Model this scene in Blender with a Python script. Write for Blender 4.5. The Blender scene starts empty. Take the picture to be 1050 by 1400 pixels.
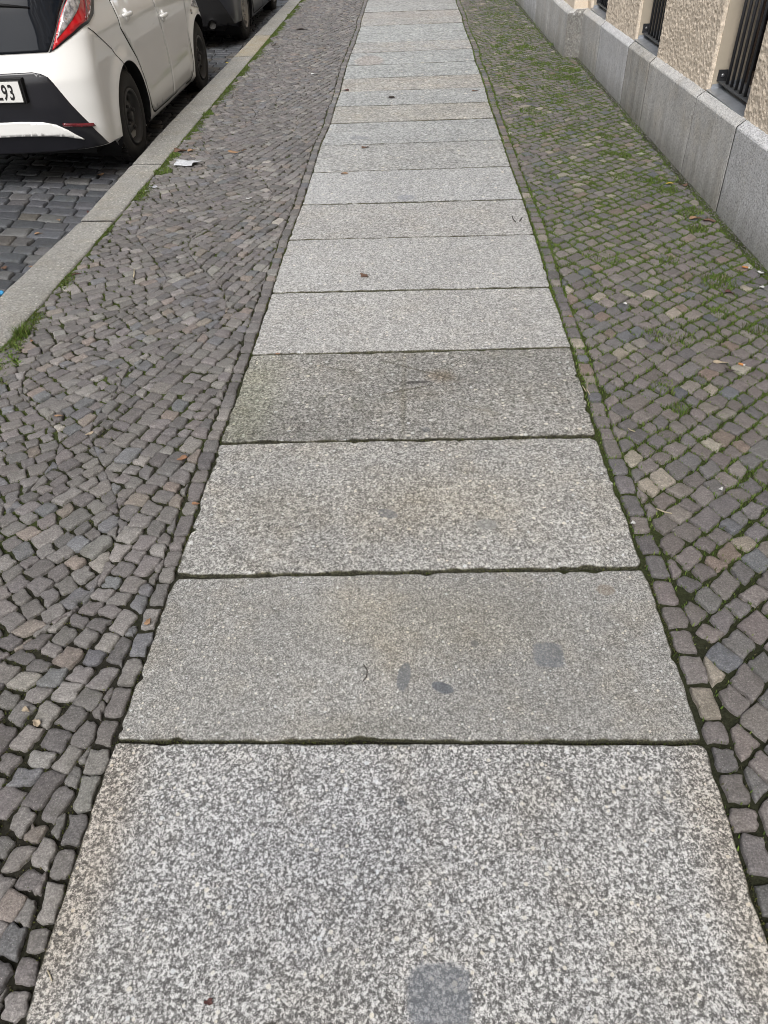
import bpy, bmesh, math, random
import numpy as np
from mathutils import Vector, Matrix
from mathutils.geometry import delaunay_2d_cdt
random.seed(7)
RNG = np.random.default_rng(11)
SC = bpy.context.scene
COL = SC.collection
RAD = math.radians

# ------------------------------------------------------------------ camera
EYE = 1.5
cam = bpy.data.objects.new('camera', bpy.data.cameras.new('camera')); COL.objects.link(cam)
cam.matrix_world = Matrix(((0.99926578, 0.00243103, 0.03823607, 0.0),
                           (0.02753212, 0.64845386, -0.76075592, 0.0),
                           (-0.02664375, 0.76125008, 0.64791082, EYE),
                           (0, 0, 0, 1)))
cam.data.sensor_fit = 'VERTICAL'; cam.data.sensor_height = 24.0; cam.data.sensor_width = 18.0
cam.data.lens = 18.0; cam.data.clip_start = 0.05; cam.data.clip_end = 2000
SC.camera = cam
# ------------------------------------------------------------------ sky, sun, exposure
SUN_EL, SUN_AZ = 50.0, 190.0      # behind thick cloud, behind the camera
W = bpy.data.worlds.new('World'); SC.world = W; W.use_nodes = True
wn = W.node_tree; bg = wn.nodes['Background']
sky = wn.nodes.new('ShaderNodeTexSky'); sky.sky_type = 'NISHITA'; sky.sun_disc = False
sky.sun_elevation = RAD(SUN_EL); sky.sun_rotation = RAD(SUN_AZ); sky.dust_density = 4.0; sky.ozone_density = 1.5
hs = wn.nodes.new('ShaderNodeHueSaturation'); hs.inputs['Saturation'].default_value = 0.30
wn.links.new(sky.outputs[0], hs.inputs['Color']); wn.links.new(hs.outputs[0], bg.inputs['Color'])
bg.inputs['Strength'].default_value = 0.15
sun = bpy.data.objects.new('sun', bpy.data.lights.new('sun', 'SUN')); COL.objects.link(sun)
sun.data.energy = 1.1; sun.data.angle = RAD(26); sun.data.color = (1.0, 0.985, 0.965)
sa, se = RAD(SUN_AZ), RAD(SUN_EL)
sdir = Vector((math.sin(sa) * math.cos(se), math.cos(sa) * math.cos(se), math.sin(se)))
sun.rotation_euler = sdir.to_track_quat('Z', 'Y').to_euler()
SC.view_settings.view_transform = 'Standard'; SC.view_settings.look = 'None'
SC.view_settings.gamma = 1.0; SC.view_settings.use_curve_mapping = False
SC.view_settings.exposure = 0.78
SC.cycles.use_denoising = True; SC.cycles.denoiser = 'OPENIMAGEDENOISE'; SC.cycles.denoising_input_passes = 'RGB_ALBEDO_NORMAL'; SC.cycles.denoising_prefilter = 'ACCURATE'; SC.cycles.filter_width = 1.0; SC.cycles.max_bounces = 6

# ------------------------------------------------------------------ helpers
def link(o, parent=None):
    COL.objects.link(o)
    if parent is not None: o.parent = parent
    return o
def tag(o, label=None, cat=None, group=None, kind=None):
    if label: o['label'] = label
    if cat: o['category'] = cat
    if group: o['group'] = group
    if kind: o['kind'] = kind
    return o
def empty(name, loc=(0, 0, 0), rz=0.0, parent=None):
    o = bpy.data.objects.new(name, None); o.empty_display_size = 0.1
    o.location = loc; o.rotation_euler = (0, 0, rz)
    return link(o, parent)
def mesh(name, verts, faces, mat, parent=None, smooth=True, cols=None, loc=None):
    me = bpy.data.meshes.new(name)
    if isinstance(verts, np.ndarray): verts = verts.tolist()
    if isinstance(faces, np.ndarray): faces = faces.tolist()
    me.from_pydata(verts, [], faces)
    me.polygons.foreach_set('use_smooth', [smooth] * len(me.polygons))
    if cols is not None:
        a = me.color_attributes.new('Tint', 'FLOAT_COLOR', 'POINT')
        c = np.ones((len(verts), 4), dtype=np.float32); c[:, :3] = cols
        a.data.foreach_set('color', c.ravel())
    if mat is not None: me.materials.append(mat)
    me.update()
    o = bpy.data.objects.new(name, me)
    if loc is not None: o.location = loc
    return link(o, parent)
class MB:
    def __init__(s): s.v = []; s.f = []
    def add(s, v, f):
        n = len(s.v); s.v += [tuple(p) for p in v]; s.f += [tuple(i + n for i in q) for q in f]; return s
    def box(s, a, b, bev=0.0):
        bm = bmesh.new(); bmesh.ops.create_cube(bm, size=1)
        for v in bm.verts:
            v.co = Vector([(a[i] + b[i]) / 2 + v.co[i] * (b[i] - a[i]) for i in range(3)])
        if bev: bmesh.ops.bevel(bm, geom=bm.edges[:], offset=bev, segments=2, affect='EDGES', profile=0.6)
        bm.verts.index_update()
        s.add([v.co[:] for v in bm.verts], [[v.index for v in f.verts] for f in bm.faces]); bm.free(); return s
    def tube(s, pts, r, n=8, cap=True):
        pts = [Vector(p) for p in pts]; rs = r if isinstance(r, (list, tuple)) else [r] * len(pts)
        V = []; F = []
        for i, p in enumerate(pts):
            d = (pts[min(i + 1, len(pts) - 1)] - pts[max(i - 1, 0)]).normalized()
            u = d.orthogonal().normalized() if i == 0 else (u - d * u.dot(d)).normalized()
            w = d.cross(u)
            for k in range(n):
                a = 2 * math.pi * k / n; V.append(p + (u * math.cos(a) + w * math.sin(a)) * rs[i])
        for i in range(len(pts) - 1):
            for k in range(n):
                F.append((i * n + k, i * n + (k + 1) % n, (i + 1) * n + (k + 1) % n, (i + 1) * n + k))
        if cap: F.append(tuple(range(n))[::-1]); F.append(tuple((len(pts) - 1) * n + k for k in range(n)))
        return s.add(V, F)
    def lathe(s, prof, n=48, axis='x', c=(0, 0, 0)):
        V = []; F = []
        for (h, r) in prof:
            for k in range(n):
                a = 2 * math.pi * k / n
                V.append((c[0] + h, c[1] + r * math.cos(a), c[2] + r * math.sin(a)))
        for i in range(len(prof) - 1):
            for k in range(n):
                F.append((i * n + k, i * n + (k + 1) % n, (i + 1) * n + (k + 1) % n, (i + 1) * n + k))
        return s.add(V, F)
    def build(s, name, mat, parent=None, smooth=False):
        return mesh(name, s.v, s.f, mat, parent, smooth)
def vnoise(x, y, cell, seed=0):
    """smooth value noise in 0..1"""
    x = np.asarray(x, float) / cell + 1000.0; y = np.asarray(y, float) / cell + 1000.0
    xi = np.floor(x).astype(np.int64); yi = np.floor(y).astype(np.int64); fx = x - xi; fy = y - yi
    fx = fx * fx * (3 - 2 * fx); fy = fy * fy * (3 - 2 * fy)
    def h(a, b):
        n = (a * 374761393 + b * 668265263 + seed * 974634777) & 0x7fffffff
        n = ((n ^ (n >> 13)) * 1274126177) & 0x7fffffff
        return ((n ^ (n >> 16)) & 0xffff) / 65535.0
    return (h(xi, yi) * (1 - fx) + h(xi + 1, yi) * fx) * (1 - fy) + (h(xi, yi + 1) * (1 - fx) + h(xi + 1, yi + 1) * fx) * fy
def fbm(x, y, cell, seed=0, oct=3):
    t = 0; a = 1; s = 0
    for k in range(oct): t = t + a * vnoise(x, y, cell / 2 ** k, seed + k * 17); s += a; a *= 0.5
    return t / s
def interp_pts(pts): 
    xs = [p[0] for p in pts]; ys = [p[1] for p in pts]
    return lambda q: np.interp(q, xs, ys)

# ------------------------------------------------------------------ materials
class NT:
    def __init__(s, name):
        s.m = bpy.data.materials.new(name); s.m.use_nodes = True; s.t = s.m.node_tree
        s.b = s.t.nodes['Principled BSDF']; s._tc = None
    def n(s, typ, **kw):
        nd = s.t.nodes.new('ShaderNode' + typ)
        for k, v in kw.items(): setattr(nd, k, v)
        return nd
    def l(s, a, b): s.t.links.new(a, b)
    def inp(s, sock, v):
        if isinstance(v, bpy.types.NodeSocket): s.l(v, sock)
        elif isinstance(v, (tuple, list)): sock.default_value = tuple(v) + ((1.0,) if len(v) == 3 and len(sock.default_value) == 4 else ())
        else: sock.default_value = v
    @property
    def co(s):
        if s._tc is None: s._tc = s.n('TexCoord').outputs['Object']
        return s._tc
    def noise(s, scale, detail=4, rough=0.6, vec=None, off=None, stretch=None, dist=0.0):
        v = vec if vec is not None else s.co
        if off is not None or stretch is not None:
            mp = s.n('Mapping'); s.l(v, mp.inputs['Vector'])
            if off is not None: mp.inputs['Location'].default_value = off
            if stretch is not None: mp.inputs['Scale'].default_value = stretch
            v = mp.outputs[0]
        t = s.n('TexNoise'); s.l(v, t.inputs['Vector']); t.inputs['Scale'].default_value = scale
        t.inputs['Detail'].default_value = detail; t.inputs['Roughness'].default_value = rough
        t.inputs['Distortion'].default_value = dist
        return t.outputs['Fac']
    def vor(s, scale, feature='F1', out='Color', vec=None, rnd=1.0):
        t = s.n('TexVoronoi', feature=feature); s.l(vec if vec is not None else s.co, t.inputs['Vector'])
        t.inputs['Scale'].default_value = scale; t.inputs['Randomness'].default_value = rnd
        return t.outputs[out]
    def ramp(s, fac, stops, interp='LINEAR'):
        r = s.n('ValToRGB'); r.color_ramp.interpolation = interp; e = r.color_ramp.elements
        while len(e) < len(stops): e.new(0.5)
        for i, (p, c) in enumerate(stops):
            e[i].position = p; e[i].color = (c, c, c, 1) if not isinstance(c, (tuple, list)) else tuple(c) + (1,)
        s.inp(r.inputs[0], fac); return r.outputs[0]
    def mix(s, f, a, b, mode='MIX'):
        m = s.n('Mix', data_type='RGBA', blend_type=mode); s.inp(m.inputs[0], f)
        s.inp(m.inputs[6], a); s.inp(m.inputs[7], b); return m.outputs[2]
    def math(s, op, a, b=0.0, clamp=False):
        m = s.n('Math', operation=op); m.use_clamp = clamp; s.inp(m.inputs[0], a); s.inp(m.inputs[1], b); return m.outputs[0]
    def sep(s, v):
        x = s.n('SeparateXYZ'); s.l(v, x.inputs[0]); return x.outputs
    def bump(s, h, strength=0.4, dist=0.002, base=None):
        b = s.n('Bump'); b.inputs['Strength'].default_value = strength; b.inputs['Distance'].default_value = dist
        s.l(h, b.inputs['Height'])
        if base is not None: s.l(base, b.inputs['Normal'])
        s.l(b.outputs[0], s.b.inputs['Normal']); return b.outputs[0]
    def out(s, col=None, rough=None, **kw):
        if col is not None: s.inp(s.b.inputs['Base Color'], col)
        if rough is not None: s.inp(s.b.inputs['Roughness'], rough)
        for k, v in kw.items(): s.inp(s.b.inputs[k.replace('_', ' ')], v)
        return s.m
def plain(name, col, rough=0.5, metal=0.0, coat=0.0, spec=0.5, vary=0.12, scale=30):
    t = NT(name); n = t.noise(scale, 4, 0.6)
    k = t.ramp(n, [(0.25, 1 - vary), (0.75, 1 + vary * 0.0)])
    return t.out(t.mix(1.0, col, k, 'MULTIPLY'), rough, Metallic=metal, Coat_Weight=coat, Specular_IOR_Level=spec)

def stain_mask(t, cx, cy, rx, ry, rot=0.0, soft=0.12, wob=0.45, box=False, seed=0):
    """0..1 mask of one ragged stain lying on the stone"""
    mp = t.n('Mapping', vector_type='TEXTURE'); t.l(t.co, mp.inputs['Vector'])
    mp.inputs['Location'].default_value = (cx, cy, 0); mp.inputs['Rotation'].default_value = (0, 0, rot)
    mp.inputs['Scale'].default_value = (rx, ry, 1000.0)
    if box:
        x, y, _ = t.sep(mp.outputs[0])
        d = t.math('POWER', t.math('ADD', t.math('POWER', t.math('ABSOLUTE', x), 4), t.math('POWER', t.math('ABSOLUTE', y), 4)), 0.25)
    else:
        ln = t.n('VectorMath', operation='LENGTH'); t.l(mp.outputs[0], ln.inputs[0]); d = ln.outputs['Value']
    nz = t.noise(95, 5, 0.75, off=(seed * 3.1, seed * 1.7, 0))
    d = t.math('ADD', d, t.math('MULTIPLY', t.math('SUBTRACT', nz, 0.5), wob * 1.5))
    r = t.n('MapRange', interpolation_type='SMOOTHSTEP'); t.l(d, r.inputs[0])
    r.inputs[1].default_value = 1 - soft; r.inputs[2].default_value = 1 + soft; r.inputs[3].default_value = 1; r.inputs[4].default_value = 0
    return r.outputs[0]

def granite(name, grain=170, dark=(.13, .13, .128), mid=(.26, .257, .25), light=(.52, .52, .5), warm=0.15, blotch=0.25,
            contrast=1.0, seed=0, stains=(), edge=None, green=0.0, streak=None, rough_bump=0.5, warmcol=(.50, .42, .29), tint=False):
    t = NT(name); o = (seed * 7.3 + 1.1, seed * 3.9, seed * 1.3)
    a = t.noise(grain, 3, 0.62, off=o)
    b = t.noise(grain * 2.7, 2, 0.6, off=o)
    c = t.noise(grain * 0.42, 2, 0.5, off=o)
    v = t.math('ADD', t.math('MULTIPLY', a, 0.34), t.math('MULTIPLY', b, 0.30))
    v = t.math('ADD', v, t.math('MULTIPLY', c, 0.12))
    wv = t.n('VectorMath', operation='ADD'); t.l(t.co, wv.inputs[0])      # ragged crystal outlines
    wn_ = t.n('TexNoise'); t.l(t.co, wn_.inputs['Vector']); wn_.inputs['Scale'].default_value = grain * 2.2; wn_.inputs['Detail'].default_value = 2
    ws = t.n('VectorMath', operation='SCALE'); t.l(wn_.outputs['Color'], ws.inputs[0]); ws.inputs['Scale'].default_value = .55 / grain; t.l(ws.outputs[0], wv.inputs[1])
    cell = t.sep(t.vor(grain * 1.55, 'F1', 'Color', vec=wv.outputs[0]))[1]; cell2 = t.sep(t.vor(grain * 0.72, 'F1', 'Color', vec=wv.outputs[0]))[2]
    v = t.math('ADD', v, t.math('ADD', t.math('MULTIPLY', cell, 0.125), t.math('ADD', t.math('MULTIPLY', cell2, 0.040), 0.0375)))
    w = 0.085 / contrast
    col = t.ramp(v, [(0.5 - w * 1.25, dark), (0.5 - w * 0.1, mid), (0.5 + w * 0.45, tuple((m + l) / 2 for m, l in zip(mid, light))), (0.5 + w * 1.35, light)])
    # scattered single crystals, cream and bluish
    vs = t.vor(grain * 0.62, 'F1', 'Color'); vd = t.vor(grain * 0.62, 'F1', 'Distance')
    x, y, z = t.sep(vs)
    near = t.math('LESS_THAN', vd, t.math('MULTIPLY', y, 0.5))
    sel = t.math('MULTIPLY', t.math('GREATER_THAN', x, 0.83), near)
    xc = t.mix(z, (.74, .70, .60), (.66, .69, .71))
    col = t.mix(t.math('MULTIPLY', sel, 0.72 * min(contrast, 1.0)), col, xc)
    dk = t.math('MULTIPLY', t.math('LESS_THAN', x, 0.10), near)
    col = t.mix(t.math('MULTIPLY', dk, 0.6), col, tuple(d * 0.75 for d in dark))
    # broad tone and yellowing
    big = t.noise(2.2, 4, 0.6, off=o); bigr = t.ramp(big, [(0.3, 1 - blotch), (0.7, 1.0 + 0.0)])
    col = t.mix(1.0, col, bigr, 'MULTIPLY')
    yel = t.ramp(t.noise(5, 4, 0.65, off=(o[1], o[0], 3)), [(0.48, 0.0), (0.75, 1.0)])
    col = t.mix(t.math('MULTIPLY', yel, warm), col, t.mix(1.0, col, tuple(q * 2.0 for q in warmcol), 'MULTIPLY'))
    if green:
        gm = t.ramp(t.noise(9, 5, 0.7, off=(o[2], o[0], 5)), [(0.5, 0.0), (0.72, 1.0)])
        col = t.mix(t.math('MULTIPLY', gm, green), col, (.085, .10, .05))
    for k, st in enumerate(stains):
        m = stain_mask(t, *st['at'], rot=st.get('rot', 0), soft=st.get('soft', .12), wob=st.get('wob', .45), box=st.get('box', False), seed=seed + k)
        tgt = st['col'] if not st.get('mul') else t.mix(1.0, col, tuple(min(q, 1) for q in st['col']), 'MULTIPLY')
        if not st.get('mul'): tgt = t.mix(0.35, st['col'], t.mix(1.0, col, (.55, .57, .6), 'MULTIPLY'))
        col = t.mix(t.math('MULTIPLY', m, st.get('a', .85)), col, tgt)
    if streak:    # rain streaks running down a vertical face
        sn = t.noise(11, 5, 0.6, stretch=(1, 1, 0.07)); s2 = t.noise(40, 3, 0.6, stretch=(1, 1, 0.03))
        k = t.ramp(t.math('ADD', t.math('MULTIPLY', sn, .65), t.math('MULTIPLY', s2, .35)), [(0.36, 1 - streak), (0.58, 1.0)])
        col = t.mix(1.0, col, k, 'MULTIPLY')
        _, _, zz = t.sep(t.co)
        dirt = t.math('MULTIPLY', t.ramp(t.math('ADD', zz, t.math('MULTIPLY', sn, 0.25)), [(0.10, 1.0), (0.30, 0.0)]), 0.5)
        col = t.mix(dirt, col, (.16, .145, .12))
    if tint:      # trodden-in gum and small dirt spots, scuffs
        gv = t.vor(5.5, 'F1', 'Distance', vec=wv.outputs[0]); gc = t.sep(t.vor(5.5, 'F1', 'Color', vec=wv.outputs[0]))
        gd = t.math('ADD', gv, t.math('MULTIPLY', t.noise(120, 4, .7), 0.05))
        gm_ = t.math('MULTIPLY', t.math('LESS_THAN', gd, t.math('ADD', 0.035, t.math('MULTIPLY', gc[1], 0.055))), t.math('GREATER_THAN', gc[0], 0.62))
        col = t.mix(t.math('MULTIPLY', gm_, 0.30), col, (.16, .16, .165))
        sf = t.ramp(t.noise(16, 6, .75, off=o, stretch=(1, 2.6, 1)), [(.46, 0.0), (.66, 1.0)])
        col = t.mix(t.math('MULTIPLY', sf, 0.22), col, t.mix(1.0, col, (.62, .60, .56), 'MULTIPLY'))
        col = t.mix(1.0, col, t.n('Attribute', attribute_name='Tint').outputs['Color'], 'MULTIPLY')
    h = t.math('ADD', t.math('MULTIPLY', a, 0.6), t.math('MULTIPLY', t.noise(28, 5, 0.65, off=o), 0.9))
    t.bump(h, rough_bump, 0.004)
    return t.out(col, t.ramp(v, [(0.3, 0.85), (0.7, 0.6)]), Specular_IOR_Level=0.35)

# stones coloured by their own tint attribute
def stone_mat(name, speck=220, wet=0.62, moss=0.0):
    t = NT(name); at = t.n('Attribute', attribute_name='Tint'); c = at.outputs['Color']
    n1 = t.noise(speck, 4, 0.7); n2 = t.noise(38, 5, 0.65)
    c = t.mix(1.0, c, t.ramp(n1, [(0.30, 0.6), (0.50, 1.0), (0.62, 1.4), (0.74, 2.1)]), 'MULTIPLY')
    c = t.mix(1.0, c, t.ramp(n2, [(0.3, 0.80), (0.7, 1.15)]), 'MULTIPLY')
    m2 = t.math('MULTIPLY', t.ramp(t.noise(14, 5, 0.7), [(0.52, 0.0), (0.70, 1.0)]), 0.30 + moss)
    c = t.mix(m2, c, (.070, .068, .045))
    vd = t.vor(330, 'F1', 'Distance'); vc = t.sep(t.vor(330, 'F1', 'Color'))[0]
    sp = t.math('MULTIPLY', t.math('LESS_THAN', vd, 0.22), t.math('GREATER_THAN', vc, 0.86))
    c = t.mix(t.math('MULTIPLY', sp, 0.55), c, (.55, .53, .48))
    h = t.math('ADD', t.math('MULTIPLY', n1, 0.5), t.math('MULTIPLY', t.noise(60, 5, 0.7), 1.3))
    t.bump(h, 0.75, 0.004)
    return t.out(c, wet, Specular_IOR_Level=0.4)
M = {}
M['cobble'] = stone_mat('mosaic_stone')
M['sett'] = stone_mat('road_sett', 150, 0.5)
def soil():
    t = NT('joint_soil'); at = t.n('Attribute', attribute_name='Tint').outputs['Color']
    n = t.noise(160, 5, 0.75); g = t.noise(45, 4, 0.7)
    c = t.mix(1.0, at, t.ramp(n, [(0.3, 0.45), (0.5, 1.0), (0.72, 1.7)]), 'MULTIPLY')
    c = t.mix(1.0, c, t.ramp(g, [(0.3, 0.7), (0.7, 1.25)]), 'MULTIPLY')
    t.bump(t.math('ADD', n, g), 1.0, 0.006)
    return t.out(c, 0.95, Specular_IOR_Level=0.15)
M['soil'] = soil()
def blade_mat():
    t = NT('grass_blades'); at = t.n('Attribute', attribute_name='Tint').outputs['Color']
    return t.out(at, 0.6, Specular_IOR_Level=0.3)
M['blade'] = blade_mat()
M['kerb'] = granite('kerb_granite', 120, (.17, .166, .155), (.275, .27, .25), (.43, .42, .39), warm=.3, blotch=.25, contrast=.8, seed=31, rough_bump=.8)
M['kerb_beige'] = granite('kerb_granite_beige', 120, (.20, .18, .14), (.32, .29, .23), (.44, .41, .34), warm=.7, blotch=.2, contrast=.7, seed=33)
M['plinth'] = granite('plinth_granite', 150, (.28, .277, .268), (.60, .59, .57), (.86, .85, .82), warm=.25, blotch=.16, contrast=.95, seed=41, streak=.20)
M['plinth_grey'] = granite('plinth_granite_grey', 150, (.26, .26, .265), (.62, .625, .63), (.88, .88, .89), warm=.05, blotch=.12, contrast=1.1, seed=43, streak=.12)
M['plinth_dark'] = granite('plinth_granite_dirty', 150, (.24, .235, .22), (.50, .49, .465), (.76, .745, .71), warm=.35, blotch=.2, contrast=.9, seed=47, streak=.30)
M['plinth_rough'] = granite('plinth_granite_rough', 60, (.12, .118, .11), (.24, .235, .22), (.40, .39, .37), warm=.3, blotch=.2, contrast=.6, seed=49, rough_bump=1.0)
def plaster():
    t = NT('roughcast_plaster')
    n = t.noise(120, 4, 0.7); b = t.noise(4, 4, 0.6)
    c = t.mix(t.ramp(n, [(0.35, 0.0), (0.65, 1.0)]), (.76, .64, .50), (.93, .82, .68))
    c = t.mix(1.0, c, t.ramp(b, [(0.3, 0.86), (0.7, 1.0)]), 'MULTIPLY')
    t.bump(t.noise(170, 3, 0.7), 0.8, 0.004)
    return t.out(c, 0.95, Specular_IOR_Level=0.2)
M['plaster'] = plaster()
M['jamb'] = plain('smooth_render', (.50, .435, .34), 0.9, vary=.15, scale=8)
M['zinc'] = plain('zinc_sheet', (.50, .53, .57), 0.36, metal=.6, vary=.35, scale=14)
M['iron'] = plain('painted_iron', (.035, .036, .04), 0.42, vary=.3, scale=60)
M['iron_grey'] = plain('galvanised_flat_bar', (.11, .115, .12), 0.5, metal=.3, vary=.3, scale=60)
M['bolt'] = plain('steel_bolt', (.30, .30, .31), 0.4, metal=.8)
M['frame'] = plain('window_frame_brown', (.09, .06, .045), 0.5)
M['glass'] = plain('window_glass_dark', (.012, .013, .015), 0.04, spec=.6, vary=.05)
M['putty'] = plain('joint_mortar', (.045, .043, .04), 0.95)

# ------------------------------------------------------------------ layout of the footway (metres, measured on the ground)
JL = [(-.672, -.72), (-.672, -.16), (-.671, .405), (-.677, .967), (-.663, 1.488), (-.659, 2.124), (-.649, 2.735), (-.647, 3.313), (-.648, 3.949),
      (-.634, 4.48), (-.633, 5.071), (-.637, 5.671), (-.612, 6.244), (-.618, 6.754), (-.612, 7.256), (-.622, 7.765),
      (-.627, 8.339), (-.624, 8.95), (-.611, 9.50), (-.613, 10.051), (-.608, 10.591), (-.622, 11.10), (-.62, 11.66), (-.62, 12.2),
      (-.62, 12.75), (-.62, 13.3), (-.62, 13.85), (-.62, 14.4), (-.62, 15.0)]
JR = [(.64, -.70), (.635, -.14), (.632, .43), (.641, .975), (.635, 1.523), (.621, 2.154), (.630, 2.774), (.625, 3.335), (.630, 3.975),
      (.629, 4.512), (.618, 5.127), (.616, 5.721), (.613, 6.309), (.606, 6.793), (.615, 7.319), (.614, 7.84),
      (.600, 8.425), (.615, 9.04), (.608, 9.58), (.598, 10.153), (.598, 10.68), (.61, 11.16), (.60, 11.71), (.59, 12.25),
      (.60, 12.8), (.60, 13.35), (.60, 13.9), (.60, 14.45), (.60, 15.05)]
xL = interp_pts([(p[1], p[0]) for p in JL]); xR = interp_pts([(p[1], p[0]) for p in JR])
kerb_in = interp_pts([(-3, -1.765), (2.8, -1.70), (4.2, -1.665), (6.8, -1.64), (13, -1.575), (30, -1.36)])
kerb_out = interp_pts([(-3, -1.955), (3.4, -1.915), (4.3, -1.86), (5.7, -1.865), (7.5, -1.845), (13, -1.755), (30, -1.55)])
def wall_x(y): return 1.645 - .012 * (y - 4)

# ---- the granite slabs
def slab_mesh(A, B, C, D, z0, fine, seed, parent, mat, rough=1.0, edgewob=1.0):
    rng = np.random.default_rng(seed)
    A, B, C, D = map(np.array, (A, B, C, D)); Lx = np.linalg.norm(B - A); Ly = np.linalg.norm(D - A)
    def axis(Ln):
        e = [0, .0015, .004, .008, .014]; k = int((Ln - .028) / fine)
        mid = np.linspace(.014, Ln - .014, k + 1)[1:-1]
        return np.array(e + list(mid) + [Ln - q for q in e[::-1]])
    sx = axis(Lx); sy = axis(Ly); U, V = np.meshgrid(sx, sy)
    def edge(S, k, Ln):   # inward wobble of one edge
        w = (fbm(S, S * 0 + k * 5.1 + seed, .16, seed + k, 2) - .5) * .007 + (fbm(S, S * 0 + k, .025, seed + k * 3, 2) - .5) * .0045
        for _ in range(rng.integers(3, 6)):
            c = rng.uniform(0, Ln); a = rng.uniform(.002, .008); sg = rng.uniform(.008, .03); w = w + a * np.exp(-((S - c) / sg) ** 2)
        return (w + .002) * edgewob
    fx = np.exp(-U / .03); fx2 = np.exp(-(Lx - U) / .03); fy = np.exp(-V / .03); fy2 = np.exp(-(Ly - V) / .03)
    u = U + edge(V, 1, Ly) * fx - edge(V, 2, Ly) * fx2
    v = V + edge(U, 3, Lx) * fy - edge(U, 4, Lx) * fy2
    # rounded corners
    for (cx, sgx) in ((0, 1), (Lx, -1)):
        for (cy, sgy) in ((0, 1), (Ly, -1)):
            r = rng.uniform(.005, .012); d = np.hypot(U - cx, V - cy); k = np.exp(-(d / r) ** 2) * r * .45
            u = u + sgx * k; v = v + sgy * k
    a = (u / Lx)[..., None]; b = (v / Ly)[..., None]
    P = A * (1 - a) * (1 - b) + B * a * (1 - b) + C * a * b + D * (1 - a) * b
    dd = np.minimum(np.minimum(U, Lx - U), np.minimum(V, Ly - V))
    rb = .0055
    bev = np.where(dd < rb, rb - np.sqrt(np.clip(rb * rb - (rb - dd) ** 2, 0, None)), 0) * .75
    z = z0 - bev + ((fbm(P[..., 0], P[..., 1], .22, seed, 3) - .5) * .005 + (fbm(P[..., 0], P[..., 1], .02, seed + 5, 2) - .5) * .0014) * rough
    Z = np.concatenate([P, z[..., None]], -1); ny, nx = U.shape
    V3 = Z.reshape(-1, 3); idx = np.arange(nx * ny).reshape(ny, nx)
    F = np.stack([idx[:-1, :-1], idx[:-1, 1:], idx[1:, 1:], idx[1:, :-1]], -1).reshape(-1, 4).tolist()
    ring = list(idx[0, :]) + list(idx[1:, -1]) + list(idx[-1, -2::-1]) + list(idx[-2:0:-1, 0])
    low = V3[ring].copy(); low[:, 2] = -.06; n0 = len(V3); V3 = np.concatenate([V3, low])
    m = len(ring); F += [(ring[i], n0 + i, n0 + (i + 1) % m, ring[(i + 1) % m]) for i in range(m)]
    ed = np.clip((dd.ravel() + (fbm(V3[:nx * ny, 0], V3[:nx * ny, 1], .03, seed + 9, 2) - .5) * .008) / .0045, 0, 1)
    tc = np.array([.20, .19, .13]) * (1 - ed[:, None]) + ed[:, None]; tc = np.concatenate([tc, np.full((m, 3), .12)]); tc[ring] = (.16, .16, .10)
    return mesh('paving_slab', V3, F, mat, parent, True, tc)

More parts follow.
